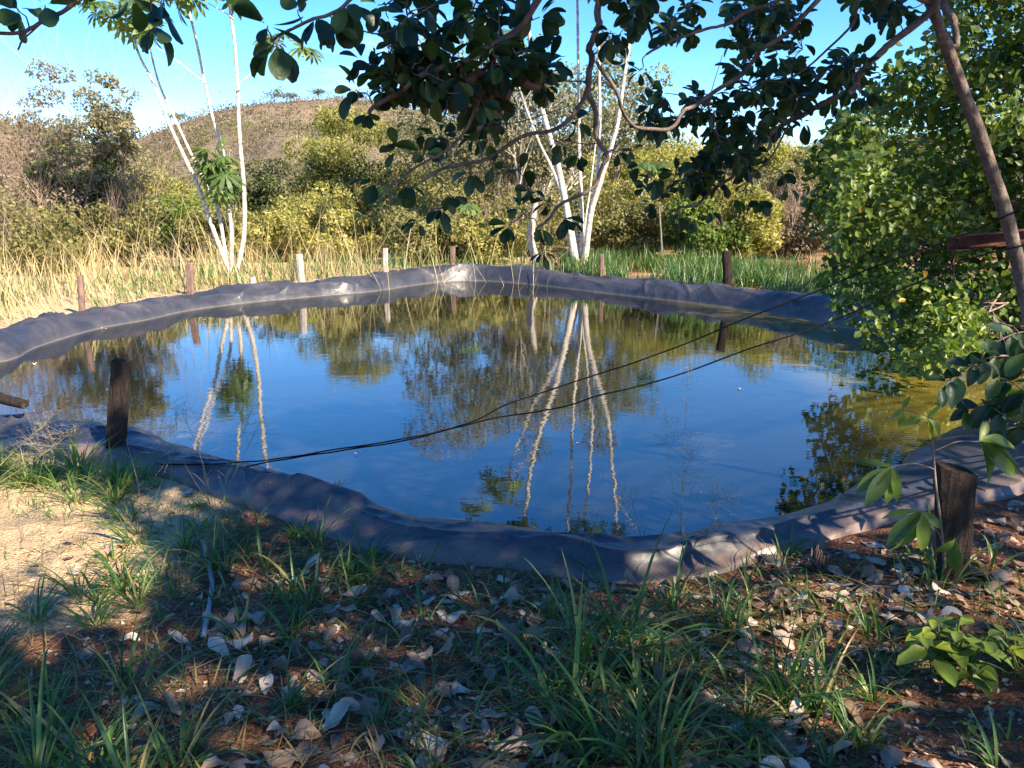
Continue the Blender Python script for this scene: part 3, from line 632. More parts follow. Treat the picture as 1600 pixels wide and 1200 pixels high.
# pale leaning trunk left of it
def bare_trunk(Y, pts, r0, r1, label, mat='pale_wood', name='bare_trunk'):
    P = catmull([aty(x, y, Y) for x, y in pts], 6); P[0, 2] = float(gz(P[0, 0], P[0, 1])) - .05
    b = Buf(); tube(b, P, np.linspace(r0, r1, len(P)), 8, .5, .08); o = b.obj(name, M[mat], origin=P[0]); tag(o, label, 'trunk'); return o
bare_trunk(19.3, [(846, 426), (838, 405), (829, 375), (833, 340), (838, 310)], .13, .06, 'pale leaning trunk just left of the middle white stems')
bare_trunk(19.0, [(1036, 440), (1034, 400), (1033, 370), (1030, 325)], .035, .02, 'thin dark pole standing in the green grass right of the white trunk', 'grey_bark', 'thin_pole')
bare_trunk(22.0, [(998, 430), (1000, 380), (1000, 340), (1003, 300)], .035, .02, 'thin whitish stem among the bushes right of the white trunk', 'pale_wood')

# ------------------------------------------------------------------ fence posts round the far bank
def post(px, ytop, ybase, wpx, mat, label, lean=(0, 0), dy=None, chips=.1, extra=None):
    # distance from where it rises out of the bank
    Ys_ = np.arange(9, 24, .05); Xs_ = np.array([aty(px, ybase, q)[0] for q in Ys_]); dd_, _ = sdist(Xs_, Ys_); ins = np.where(dd_ < 0)[0]
    i0 = ins[-1] if len(ins) else 0; Y = dy or float(Ys_[i0:][np.argmax(dd_[i0:] > wout(Xs_[i0:], Ys_[i0:]) - .12)])
    top = aty(px + lean[0], ytop, Y + lean[1]); bx = aty(px, ybase, Y)[0]; base = np.array([bx, Y, float(gz(bx, Y)) - .15]); r = wpx / FPX * Y / 2
    b = Buf(); n = 9; P = base + (top - base) * np.linspace(0, 1, n)[:, None]; P[1:-1, :2] += rng.normal(0, r * .06, (n - 2, 2))
    k = 10; th = np.arange(k) / k * 2 * math.pi + .3; sq = 1 / np.maximum(np.abs(np.cos(th)), np.abs(np.sin(th))) * .5 + .5
    rr_ = r * sq[None] * (1 + rng.uniform(-chips, chips, (1, k)) + rng.uniform(-.02, .02, (n, k)))
    V = P[:, None] + np.stack([np.cos(th) * rr_, np.sin(th) * rr_ * .85, np.zeros_like(rr_)], -1)
    V[-1, :, 2] += rng.uniform(-.6, .3, k) * r * .35 + np.cos(th) * r * .12
    V = np.vstack([V.reshape(-1, 3), P[-1] + [0, 0, -.04 * r]]); i, j = np.meshgrid(np.arange(n - 1), np.arange(k), indexing='ij')
    b.add(V, np.stack([i * k + j, i * k + (j + 1) % k, (i + 1) * k + (j + 1) % k, (i + 1) * k + j], -1).reshape(-1, 4))
    b.add(np.vstack([V[(n - 1) * k:]]), np.stack([np.full(k, k), np.arange(k), (np.arange(k) + 1) % k], -1))
    o = b.obj('fence_post', M[mat], smooth=False, origin=base); me = o.data; return tag(o, label, 'post', 'wooden posts round the pond')
post(128, 430, 494, 10, 'red_wood', 'thin pale post in dry grass, leftmost on the far bank', (-3, 0))
post(297, 413, 461, 12, 'red_wood', 'reddish square post left of the white four stemmed tree', (-1, 0))
post(472, 397, 445, 11, 'pale_wood', 'pinkish split post right of the white four stemmed tree', (-5, 0))
post(602, 388, 430, 8, 'pale_wood', 'slim white post behind the far bank', (0, 0))
post(707, 385, 421, 9, 'red_wood', 'brown post near the far corner of the pond', (0, 0))
post(941, 397, 443, 7, 'red_wood', 'thin reddish post right of the middle white trunk', (-1, 0))
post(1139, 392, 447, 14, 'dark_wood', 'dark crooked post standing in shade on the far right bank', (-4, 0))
post(397, 433, 452, 10, 'pale_wood', 'short white stub just right of the foot of the left white tree', (-3, 0))
# ------------------------------------------------------------------ grasses
def blades(buf, P, h, w, lean, bend, k=4, tone=.5, mid=False, twist=.0, face=None):
    n = len(P); t = np.linspace(0, 1, k + 1); h = np.broadcast_to(h, (n,)); w = np.broadcast_to(w, (n,)); bend = np.broadcast_to(bend, (n,))
    ln = np.linalg.norm(lean, axis=1) + 1e-9; D = np.c_[lean / ln[:, None], np.zeros(n)]
    th0 = np.minimum(ln, 1.2)[:, None]; th = th0 + bend[:, None] * t[None] ** 1.3           # angle from vertical along the blade
    ds = h[:, None] / k; hx = np.concatenate([np.zeros((n, 1)), np.cumsum(np.sin(th[:, :-1]) * ds, 1)], 1); hz = np.concatenate([np.zeros((n, 1)), np.cumsum(np.cos(th[:, :-1]) * ds, 1)], 1)
    c = P[:, None] + hx[..., None] * D[:, None] + hz[..., None] * np.array([0, 0, 1.])
    S_ = np.cross(D, [0, 0, 1.]); a = rng.uniform(-.9, .9, n) if face is None else face
    S_ = norm(S_ * np.cos(a)[:, None] + D * np.sin(a)[:, None])
    wd = w[:, None] * (np.clip(.55 + 1.6 * t, 0, 1) * (1 - t ** 2.2) + .02)[None]
    if mid:
        nr = np.stack([-np.cos(th) * 1, np.sin(th)], -1); N = nr[..., 0:1] * D[:, None] + nr[..., 1:2] * np.array([0, 0, 1.])
        V = np.stack([c - S_[:, None] * wd[..., None], c - N * wd[..., None] * .45, c + S_[:, None] * wd[..., None]], 2); m = 3
    else: V = np.stack([c - S_[:, None] * wd[..., None], c + S_[:, None] * wd[..., None]], 2); m = 2
    f = []
    for i in range(k):
        for j in range(m - 1): q = i * m + j; f.append((q, q + 1, q + m + 1, q + m))
    F = (np.arange(n)[:, None, None] * (m * (k + 1)) + np.array(f)[None]).reshape(-1, 4)
    buf.add(V.reshape(-1, 3), F, np.repeat(np.broadcast_to(tone, (n,)), m * (k + 1)))
def pts_px(n, poly, z=.15):                    # random ground points whose picture lies in a polygon
    poly = np.array(poly, float); x = rng.uniform(poly[:, 0].min(), poly[:, 0].max(), n * 6); y = rng.uniform(poly[:, 1].min(), poly[:, 1].max(), n * 6)
    k = inpoly(x, y, poly); x, y = x[k][:n], y[k][:n]
    d = FW + ((x - 800) / FPX)[:, None] * RT - ((y - 600) / FPX)[:, None] * UP; P = CAM + d * ((z - CAM[2]) / d[:, 2:3])
    for _ in range(4): P = CAM + d * ((gz(P[:, 0], P[:, 1]) - CAM[2]) / d[:, 2])[:, None]
    return P
def onbank(P, lo=.62):
    d, a = sdist(P[:, 0], P[:, 1]); return d > wout(P[:, 0], P[:, 1]) + lo - .6
# tall dry grass on the far left bank and thinner behind the whole far bank
b = Buf(); n = 25000
x_ = rng.uniform(-15, 12, n); y_ = rng.uniform(7.5, 24, n)
d_, _a = sdist(x_, y_); ok = (d_ > .74) & (np.abs(x_) < y_ * .8) & (y_ > 8)
left = sst(-1.0, -5, x_); front = np.exp(-np.clip(d_ - .8, 0, 9) * .45)
ok &= (rng.random(n) < .25 + .75 * left) & (d_ < 8) & ((x_ < 3.2) | (y_ > 13.5)) & (rng.random(n) < .35 + .65 * front)
ok &= fbm(x_ * .9, y_ * .9, 0, 301, 2) > -.35
x_, y_, d_ = x_[ok], y_[ok], d_[ok]; n = len(x_); left = left[ok]; P = np.c_[x_, y_, gz(x_, y_)]
hh = rng.uniform(.2, .62, n) + left * rng.uniform(.0, .42, n) + .15 * noise(x_ * .8, y_ * .8, 0, 5); hh *= sst(.5, 1.6, d_) * .5 + .5
blades(b, P, hh, rng.uniform(.005, .011, n), rng.normal(0, .2, (n, 2)) + norm(P[:, :2] - mid) * (.55 * sst(1.9, .8, d_))[:, None], rng.uniform(.1, 1.3, n), 4, np.clip(.62 + .3 * left - .25 + .35 * noise(x_ * .7, y_ * .7, 0, 6) + rng.normal(0, .12, n), 0, 1))
tag(b.obj('dry_grass', M['dry_grass']), 'tall dry straw coloured grass covering the far left bank', kind='stuff')
# a few long arching dry canes in front of the bushes
b = Buf(); n = 380; x_ = np.concatenate([rng.uniform(-13, -4, 260), rng.uniform(-4, 1, 120)]); y_ = rng.uniform(15.5, 19, n)
P = np.c_[x_, y_, gz(x_, y_)]; hh = rng.uniform(1.0, 2.3, n)
blades(b, P, hh, rng.uniform(.004, .009, n), rng.normal(0, .4, (n, 2)), rng.uniform(0, .8, n), 5, rng.uniform(.5, 1, n))
tag(b.obj('dry_cane', M['dry_grass']), 'long arching dry canes leaning in front of the left bushes', kind='stuff')
# fresh green grass behind the far right bank and at the foot of the left white tree
b = Buf(); n = 90000; x_ = rng.uniform(-9, 9.5, n); y_ = rng.uniform(11, 20, n); d_, _a = sdist(x_, y_)
ok = (d_ > .8) & (d_ < 4.5) & ((x_ > 1.2) | (rng.random(n) < .12)) & (rng.random(n) < np.exp(-np.clip(d_ - 1.5, 0, 9) * .5)) & (fbm(x_ * .7, y_ * .7, 0, 305, 2) > -.42)
x_, y_, d_ = x_[ok], y_[ok], d_[ok]; n = len(x_); P = np.c_[x_, y_, gz(x_, y_)]
blades(b, P, rng.uniform(.25, .65, n) * (sst(.5, 1.5, d_) * .5 + .5), rng.uniform(.006, .012, n), rng.normal(0, .25, (n, 2)) + norm(P[:, :2] - mid) * (.5 * sst(1.9, .8, d_))[:, None], rng.uniform(.2, 1.3, n), 4, np.clip(rng.normal(.56, .2, n), 0, 1))
tag(b.obj('green_grass', M['grass']), 'fresh green grass growing behind the far bank', kind='stuff')

# foreground grass: broad arching blades in loose clumps
b = Buf(); regs = [
    ([(150, 800), (330, 790), (470, 840), (640, 890), (620, 960), (300, 930), (170, 880)], 26, (.12, .26), 30, .45),
    ([(330, 900), (1040, 900), (1040, 1230), (330, 1230)], 36, (.12, .28), 20, .45),
    ([(560, 860), (700, 900), (700, 940), (540, 920)], 8, (.1, .22), 14, .45),
    ([(900, 860), (1010, 890), (1060, 1230), (880, 1230)], 15, (.25, .46), 30, .45),
    ([(1030, 940), (1300, 930), (1420, 1010), (1330, 1230), (1000, 1230)], 32, (.12, .30), 24, .55),
    ([(-80, 970), (120, 960), (200, 1080), (330, 1150), (330, 1280), (-80, 1280)], 22, (.16, .36), 24, .38),
    ([(120, 880), (330, 900), (330, 990), (120, 980)], 12, (.15, .3), 20, .48),
    ([(-40, 690), (150, 700), (250, 740), (170, 790), (-40, 770)], 40, (.12, .28), 34, .68),
    ([(95, 700), (150, 700), (150, 780), (95, 790)], 6, (.25, .38), 40, .78),
    ([(180, 720), (420, 770), (430, 800), (180, 800)], 10, (.08, .2), 16, .6),
    ([(1360, 880), (1600, 840), (1640, 960), (1400, 960)], 9, (.12, .3), 12, .6),
    ([(1100, 870), (1350, 870), (1350, 930), (1100, 940)], 8, (.12, .26), 10, .62),
    ([(1330, 1080), (1620, 1100), (1620, 1230), (1330, 1230)], 6, (.05, .14), 12, .55),
    ([(1560, 960), (1700, 960), (1700, 1060), (1560, 1060)], 5, (.12, .3), 14, .55)]
for poly, nc, hr, nb, tn in regs:
    for c in pts_px(max(3, int(nc * 1.15)), poly):
        k = int(nb * .62 * rng.uniform(.4, 1.5)); r = rng.uniform(.015, .07); an = rng.uniform(0, 6.28, k); P = c + np.c_[np.cos(an) * r * rng.random(k), np.sin(an) * r * rng.random(k), np.zeros(k)]
        P = P[onbank(P, .62)]; k = len(P)
        if not k: continue
        an = an[:k]; P[:, 2] = gz(P[:, 0], P[:, 1]) - .005; H = rng.uniform(*hr) * 1.12 * rng.uniform(.45, 1.25, k)
        l = rng.uniform(.15, .95, k)[:, None] * np.c_[np.cos(an), np.sin(an)] + rng.normal(0, .12, (k, 2))
        blades(b, P, H, rng.uniform(.0025, .0070, k) * (.7 + H * 1.5), l, rng.uniform(.5, 2.5, k), 7, np.where(rng.random(k) < .09, 1.0, np.clip(tn + .07 + rng.normal(0, .17, k), 0, .92)), True)
# short sparse blades and sprouts between the clumps
P = pts_px(4300, [(-60, 860), (500, 840), (1050, 900), (1500, 860), (1640, 1000), (1640, 1240), (-60, 1240)]); bare = inpoly(*proj(P)[:2], [(1290, 1090), (1700, 1040), (1700, 1300), (1250, 1300)]); P = P[onbank(P, .64) & (fbm(P[:, 0] * 2.2, P[:, 1] * 2.2, 0, 88, 3) > -.12) & (~bare | (rng.random(len(P)) < .15))]; k = len(P)
blades(b, P, rng.uniform(.03, .13, k), rng.uniform(.0012, .0034, k), rng.normal(0, .6, (k, 2)), rng.uniform(.2, 2.0, k), 4, np.clip(rng.normal(.5, .2, k), 0, 1))
P = pts_px(900, [(-60, 690), (170, 690), (430, 780), (420, 850), (170, 830), (-60, 800)]); P = P[onbank(P, .62)]; k = len(P)
blades(b, P, rng.uniform(.03, .14, k), rng.uniform(.0015, .0035, k), rng.normal(0, .5, (k, 2)), rng.uniform(.2, 1.6, k), 4, np.clip(rng.normal(.72, .15, k), 0, 1))
P = pts_px(1500, [(-60, 860), (500, 820), (1050, 900), (1500, 860), (1640, 1000), (1640, 1240), (-60, 1240)]); P = P[onbank(P, .64) & ~inpoly(*proj(P)[:2], [(1290, 1090), (1700, 1040), (1700, 1300), (1250, 1300)])]; k = len(P)
blades(b, P + [0, 0, .006], rng.uniform(.06, .26, k), rng.uniform(.0015, .004, k), norm(rng.normal(0, 1, (k, 2))) * rng.uniform(1.15, 1.6, k)[:, None], rng.uniform(.2, .6, k), 5, 1.0)
tag(b.obj('grass', M['grass']), 'dark green broad bladed grass growing in the shaded foreground', kind='stuff')

# ------------------------------------------------------------------ thin seed stalks standing against the water
def stalk(px, py, tips, h_open, label, n=70, r=.0013, mat='straw', spread=.16, name='seed_stalk', tone=.3):
    base = pts_px(1, [(px - 1, py - 1), (px + 1, py - 1), (px + 1, py + 1), (px - 1, py + 1)])[0]; o0 = base.copy(); b = Buf()
    for (tx_, ty_, dy) in tips:
        top = aty(tx_, ty_, base[1] + dy); m = (base + top) / 2 + rng.normal(0, .03, 3) * [1, 1, 0]; P = catmull([base, m, top], 8)
        tube(b, P, np.linspace(r, r * .35, len(P)), 4, tone); L_ = np.linalg.norm(top - base)
        if h_open > 0:
            t = rng.uniform(1 - h_open, 1, n); p0 = np.stack([np.interp(t, np.linspace(0, 1, len(P)), P[:, i]) for i in range(3)], 1)
            dr = rdir(n) * [1, 1, .6] + np.array([0, 0, .25]); ln = spread * (1.15 - t) / h_open * rng.uniform(.3, 1, n) + .02; p1 = p0 + norm(dr) * ln[:, None]
            segs(b, p0, p1, .0005, .0003, 3, tone); q = np.repeat(p0, 5, 0) + np.repeat(p1 - p0, 5, 0) * rng.uniform(.3, 1, (5 * n, 1)); q += rng.normal(0, .004, q.shape)
            X, Y, Z = axes(rdir(len(q)), rdir(len(q))); scatter(b, T_SMALL, q, X, Y, Z, .0055, tone)
        for s in range(3):
            t = rng.uniform(.1, .5); p = base + (top - base) * t; blades(b, p[None], rng.uniform(.06, .16), .002, rng.normal(0, .5, (1, 2)), 1.0, 4, tone)
    o = b.obj(name, M[mat], origin=o0); return tag(o, label, 'grass stalk', 'thin grass stalks in front of the water')
stalk(1062, 850, [(1076, 572, 0)], .25, 'tallest thin green stalk standing upright against the open water', 30, .0018, spread=.05)
stalk(1075, 860, [(1038, 640, .1), (1080, 700, 0)], .35, 'forked seed stalk beside the tallest green stalk', 40, .0012)
stalk(1110, 860, [(1150, 770, 0), (1125, 765, .1)], .35, 'low nodding seed stalk right of the tallest stalk', 26, .0013)
stalk(1010, 860, [(985, 765, 0), (965, 778, .1)], .3, 'short spiky green blades stalk in front of the near water edge', 20, .0016)
stalk(-60, 790, [(138, 655, 0), (95, 640, .1)], .42, 'pale open seed head leaning in from the left edge', 120, .0022, spread=.2, tone=1)
stalk(222, 790, [(197, 687, 0)], 0, 'bare straw coloured stalk leaning left of the dark post foot', 2, .0022, tone=1)
stalk(335, 800, [(272, 625, 0), (285, 640, .1)], .3, 'dark drooping seed stalk right of the leaning dark post', 46, .0013)
stalk(330, 815, [(392, 640, .1), (410, 655, 0)], .28, 'curved seed stalk below the first reflected white stem', 40, .0012)
stalk(240, 800, [(262, 700, 0)], .2, 'short pale stalk between the dark post and the wires', 14, .0012, tone=.9)
stalk(50, 1010, [(36, 815, 0), (75, 810, .1)], .2, 'thin reddish stalk rising in front of the lit sand', 24, .0014)
stalk(20, 1010, [(-5, 830, 0), (60, 790, .15)], .12, 'pair of thin stalks at the left edge before the lit sand', 10, .0013)
stalk(660, 900, [(640, 800, .1)], .3, 'thin seed stalk before the crease of the near sheet', 20, .001)
stalk(900, 900, [(905, 790, .1), (925, 800, 0)], .3, 'thin seed stalk at the lowest dip of the near sheet', 20, .001)
stalk(1285, 1050, [(1308, 905, 0), (1210, 850, .1)], .0, 'pair of long bare stalks rising from the litter', 2, .0016, tone=.5)
# ------------------------------------------------------------------ near posts, stump, pole end, hose, cables, beam
def plankpost(Y, bl, br, tl, tr, depth, mat, label, name='fence_post', top_jag=.015, z_sink=.12, cat='post', grp='wooden posts round the pond', facet=None):
    # four-sided hewn timber given by the picture of its front face; depth in metres
    B0, B1, T0, T1 = (aty(*p, Y) for p in (bl, br, tl, tr)); n = 12; k = 14; b = Buf(); rows = []
    u = np.array([0, .18, .36, .5, .64, .82, 1]); bk = np.array([1, .8, .6, .4, .2, 0, 0])[:7]
    for i in range(n + 1):
        t = i / n; l = B0 + (T0 - B0) * t; r_ = B1 + (T1 - B1) * t; ax = norm(r_ - l); dp = np.array([.12, 1, 0]) * depth; wd = np.linalg.norm(r_ - l)
        if i == 0: l, r_ = l - [0, 0, z_sink], r_ - [0, 0, z_sink]
        fr = [l + (r_ - l) * s + np.array([0, -.012 * math.sin(s * math.pi), 0]) + rng.normal(0, .0016, 3) for s in u]
        ba = [l + (r_ - l) * s + dp + np.array([0, .01 * math.sin(s * math.pi), 0]) + rng.normal(0, .0016, 3) for s in u[::-1]]
        ring = np.array(fr + ba)
        if i == n: ring[:, 2] += rng.uniform(-top_jag, top_jag * .4, len(ring))
        rows.append(ring)
    V = np.array(rows); k = V.shape[1]; groove = rng.uniform(-.004, .002, k); c = V.mean(1, keepdims=True); V = V + norm(V - c) * groove[None, :, None]
    i, j = np.meshgrid(np.arange(n), np.arange(k), indexing='ij')
    b.add(V.reshape(-1, 3), np.stack([i * k + j, i * k + (j + 1) % k, (i + 1) * k + (j + 1) % k, (i + 1) * k + j], -1).reshape(-1, 4))
    b.add(np.vstack([V[-1], V[-1].mean(0) - [0, 0, .006]]), np.stack([np.full(k, k), np.arange(k), (np.arange(k) + 1) % k], -1))
    o = b.obj(name, M[mat], smooth=False, origin=(B0 + B1) / 2); return tag(o, label, cat, grp)
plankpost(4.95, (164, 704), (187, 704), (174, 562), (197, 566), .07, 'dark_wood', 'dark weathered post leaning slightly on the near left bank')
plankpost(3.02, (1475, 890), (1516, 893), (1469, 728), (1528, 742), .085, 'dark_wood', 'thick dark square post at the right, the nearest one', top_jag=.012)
plankpost(3.25, (1455, 893), (1474, 893), (1456, 822), (1474, 818), .05, 'red_wood', 'short brown timber just behind the nearest thick post', top_jag=.03)
# broken stump
t = empty('tree_stump', pts_px(1, [(1277, 884), (1279, 884), (1279, 886), (1277, 886)])[0] - [0, 0, .02], 'small broken splintered stump in the leaf litter at the edge of the sheet', 'stump')
b = Buf(); o = np.array(t.location)
for i in range(16):
    a = rng.uniform(0, 6.28); r = rng.uniform(.0, .035); p = o + [math.cos(a) * r, math.sin(a) * r, 0]; q = p + [rng.normal(0, .008), rng.normal(0, .008), rng.uniform(.05, .12)]
    tube(b, catmull([p, (p + q) / 2 + rng.normal(0, .003, 3), q], 3), np.linspace(.011, .003, 7), 5, .5, .1)
local(b, t).obj('splinters', M['red_wood'], t, False)['kind'] = 'stuff'
# dark pole end lying on the near left bank
P = catmull([aty(-120, 600, 5.9), aty(-40, 612, 5.75), aty(38, 632, 5.6)], 8); b = Buf(); tube(b, P, np.linspace(.05, .038, len(P)), 10, .5, .06)
tag(b.obj('wooden_pole', M['dark_wood'], origin=P[len(P) // 2]), 'dark pole end lying across the near left bank at the photo edge', 'pole')
# hose
hp = [(318, 1004), (327, 955), (331, 915), (324, 878), (316, 850)]
P = []
for i, (x, y) in enumerate(hp): q = pts_px(1, [(x - .5, y - .5), (x + .5, y - .5), (x + .5, y + .5), (x - .5, y + .5)])[0]; P.append(q + [0, 0, .016])
P = catmull(P, 6); t = empty('garden_hose', P[0], 'short grey hose end lying in the grass at the left', 'hose')
b = Buf(); tube(b, P, .0105, 12, .5, .0, False); local(b, t).obj('tube', M['hose'], t)
d_ = norm(P[1] - P[0]); b = Buf(); tube(b, [P[0] + d_ * .004, P[0] - d_ * .0015], [.0085, .0085], 12); local(b, t).obj('opening', M['cable'], t)
# cables
up_ = [(1720, 270, 3.6), (1600, 325, 3.75), (1495, 371, 3.9), (1372, 415, 4.0), (1264, 460, 4.1), (1180, 492, 4.15), (1040, 549, 4.2), (940, 583, 4.22), (800, 629, 4.25), (730, 662, 4.25), (640, 684, 4.25), (520, 703, 4.3), (440, 716, 4.35), (380, 722, 4.45), (290, 726, 4.6), (190, 722, 4.85)]
lo_ = [(1720, 340, 3.7), (1600, 383, 3.8), (1530, 400, 3.85), (1425, 445, 3.95), (1292, 505, 4.08), (1180, 542, 4.1), (1040, 592, 4.17), (940, 617, 4.2), (870, 638, 4.2), (780, 652, 4.22), (700, 671, 4.24), (640, 687, 4.26), (560, 700, 4.28), (480, 712, 4.32), (420, 722, 4.4), (340, 738, 4.5), (280, 752, 4.6)]
def cable(pts, r, label):
    P = catmull([aty(*p) for p in pts], 8); k = P[:, 0] < -.9
    zz = gz(P[:, 0], P[:, 1]) + .03; P[k, 2] = np.maximum(P[k, 2], zz[k]); P[:, 2] += .0015 * np.sin(np.arange(len(P)) * .8)
    b = Buf(); tube(b, P, r, 6); tag(b.obj('cable', M['cable'], origin=P[0]), label, 'cable', 'black cables sagging over the pond')
cable(up_, .0048, 'upper of the two black cables sagging over the water'); cable(lo_, .0048, 'lower of the two black cables sagging over the water')
# rusty beam at the right: a C section with a lip
def beam():
    p0, p1 = aty(1485, 382, 4.07), aty(1700, 357, 4.07); d = norm(p1 - p0); u = np.array([0, 0, 1.]); u = norm(u - d * (u @ d)); s = np.cross(d, u); hh, ww, th = .036, .03, .006
    pr = [(-hh, -ww), (hh, -ww), (hh, ww), (hh - th, ww), (hh - th, -ww + th), (-hh + th, -ww + th), (-hh + th, ww), (-hh, ww)]
    b = Buf(); k = len(pr); R_ = []
    for q in np.linspace(0, 1, 6): c = p0 + (p1 - p0) * q; R_.append([c + u * a + s * w_ for a, w_ in pr])
    V = np.array(R_).reshape(-1, 3); i, j = np.meshgrid(np.arange(5), np.arange(k), indexing='ij')
    b.add(V, np.stack([i * k + j, i * k + (j + 1) % k, (i + 1) * k + (j + 1) % k, (i + 1) * k + j], -1).reshape(-1, 4))
    b.add(V[:k], np.array([[0, 1, 4, 5], [1, 2, 3, 4], [0, 5, 6, 7]])); b.add(V[-k:], np.array([[0, 1, 4, 5], [1, 2, 3, 4], [0, 5, 6, 7]]))
    t = empty('rusty_beam', p0, 'rusty brown beam end sticking out behind the leaning trunk', 'beam'); local(b, t).obj('channel', M['rust'], t, False)
    b = Buf(); tube(b, catmull([p0 + [.01, -.045, .03], p0 + [.0, -.045, -.06], p0 + [-.02, -.03, -.16], p0 + [-.03, -.03, -.22]], 5), .004, 5); local(b, t).obj('wire', M['cable'], t)
beam()
# small floating specks and leaves
b = Buf(); n = 2200; x_ = rng.uniform(-7, 6, n); y_ = rng.uniform(3.8, 17, n); d_, _a = sdist(x_, y_); ok = (d_ < -.1) & (noise(x_ * .6, y_ * .8, 0, 44) + rng.normal(0, .3, n) > .15); P = np.c_[x_, y_, np.full(n, .004)][ok]; n = len(P)
an = rng.uniform(0, 6.28, n); Y = np.c_[np.cos(an), np.sin(an), np.zeros(n)]; X = np.c_[-np.sin(an), np.cos(an), np.zeros(n)]; scatter(b, T_NARROW, P, X, Y, np.tile([0, 0, .1], (n, 1)), rng.uniform(.008, .03, n), rng.uniform(0, .6, n))
tag(b.obj('floating_specks', M['litter'], smooth=False), 'dark specks of plant matter floating on the pond', kind='stuff')
# ------------------------------------------------------------------ cashew tree whose branches hang over the view
CB = aty(1640, 620, 4.0); CB = np.array([3.42, 4.0, float(gz(3.42, 4.0)) - .1])
cash = empty('cashew_tree', CB, 'leaning cashew tree whose leafy branches hang across the top of the view', 'tree')
trunk = [CB, (CB + aty(1650, 620, 4.0)) / 2 + [.03, 0, 0], aty(1636, 600, 4.0)] + [aty(x, y, Y) for x, y, Y in ((1598, 440, 4.0), (1573, 340, 3.95), (1541, 240, 3.9), (1508, 150, 3.85), (1478, 70, 3.8), (1455, 5, 3.75), (1436, -60, 3.7), (1420, -150, 3.6))]
trunk = catmull(trunk, 7); b = Buf(); tube(b, trunk, np.linspace(.040, .019, len(trunk)) * (1 + .06 * np.sin(np.arange(len(trunk)) * .7)), 12, .5, .03); local(b, cash).obj('trunk', M['cashew_bark'], cash)
NET = [trunk[-30:]]                            # points new twigs may grow from
def limb(pts, r0, r1, name='branch'):
    P = catmull([aty(*p) for p in pts], 6); w_ = np.arange(len(P)) * .55 + rng.uniform(0, 6); P[1:-1] += (np.stack([np.sin(w_ * 1.1), np.sin(w_ * .8 + 1), np.cos(w_)], 1) * r0 * .35 + rng.normal(0, r0 * .06, (len(P), 3)))[1:-1]; r0 *= .68; b = Buf()
    tube(b, P, np.linspace(r0, r1, len(P)), 8, .5, .07); local(b, cash).obj(name, M['cashew_bark'], cash); NET.append(P)
limb([(1478, 70, 3.8), (1496, 70, 3.86), (1486, 30, 3.9), (1477, 0, 3.95), (1462, -60, 4.0)], .02, .018)
limb([(1448, -10, 3.74), (1456, 14, 3.72), (1390, 70, 3.7), (1355, 101, 3.72), (1330, 143, 3.75), (1285, 161, 3.8), (1236, 189, 3.85), (1201, 213, 3.9), (1190, 227, 3.9), (1155, 259, 3.95), (1120, 297, 4.0), (1085, 318, 4.0), (1057, 329, 4.05)], .027, .006)
limb([(1455, 5, 3.75), (1380, -30, 3.6), (1330, -40, 3.55), (1278, 0, 3.5), (1250, 31, 3.5), (1222, 59, 3.52), (1187, 77, 3.55), (1176, 98, 3.6), (1159, 115, 3.6), (1110, 150, 3.55), (1076, 168, 3.5), (1066, 180, 3.45), (1038, 203, 3.4), (1000, 200, 3.35), (978, 182, 3.3), (961, 140, 3.25), (933, 98, 3.2)], .017, .007)
limb([(1300, -40, 3.5), (1208, 3, 3.5), (1159, 24, 3.5), (1134, 38, 3.5), (1085, 52, 3.5), (1057, 60, 3.5), (1010, 85, 3.5)], .012, .005)
limb([(1420, -150, 3.6), (1250, -170, 3.3), (1100, -130, 3.2), (980, -80, 3.1), (945, -20, 3.1), (935, 30, 3.1), (928, 60, 3.12), (922, 90, 3.15), (922, 136, 3.18), (928, 180, 3.2), (938, 220, 3.2), (947, 252, 3.2), (933, 280, 3.2), (891, 315, 3.2), (856, 336, 3.2), (838, 365, 3.2)], .026, .005)
limb([(922, 110, 3.15), (915, 146, 3.15), (898, 178, 3.12), (870, 200, 3.1), (821, 212, 3.05), (765, 245, 3.0), (700, 262, 2.95), (660, 282, 2.9)], .015, .005)
limb([(1100, -130, 3.2), (960, -140, 2.9), (880, -60, 2.8), (817, 35, 2.75), (780, 65, 2.75), (735, 90, 2.75), (688, 108, 2.75), (640, 130, 2.75), (600, 160, 2.8), (575, 175, 2.8)], .022, .007)
limb([(780, 65, 2.75), (765, 119, 2.78), (744, 168, 2.82), (723, 210, 2.85), (690, 240, 2.88), (650, 262, 2.9), (610, 290, 2.9)], .010, .004)
limb([(960, -140, 2.9), (800, -150, 2.7), (650, -120, 2.6), (600, -60, 2.6), (560, -15, 2.6), (520, 22, 2.6), (480, 32, 2.6), (445, 52, 2.6), (425, 62, 2.6)], .012, .004)
limb([(650, -120, 2.6), (420, -150, 2.5), (260, -90, 2.5), (140, -12, 2.5), (90, 22, 2.5), (55, 42, 2.5), (20, 52, 2.5), (-30, 54, 2.5)], .012, .005)
limb([(70, 34, 2.5), (48, 50, 2.5), (36, 62, 2.5), (28, 78, 2.5)], .004, .003)
limb([(260, -90, 2.5), (240, -30, 2.5), (236, 10, 2.5), (243, 48, 2.5)], .005, .003)
limb([(690, 0, 2.75), (640, 30, 2.75), (593, 52, 2.75), (534, 37, 2.75), (520, 40, 2.75)], .005, .002)
limb([(1236, 189, 3.85), (1205, 245, 3.9), (1180, 270, 3.9), (1160, 300, 3.9)], .007, .003)
limb([(1340, -35, 3.5), (1335, 30, 3.6), (1300, 70, 3.65), (1262, 105, 3.7), (1220, 130, 3.7)], .009, .004)
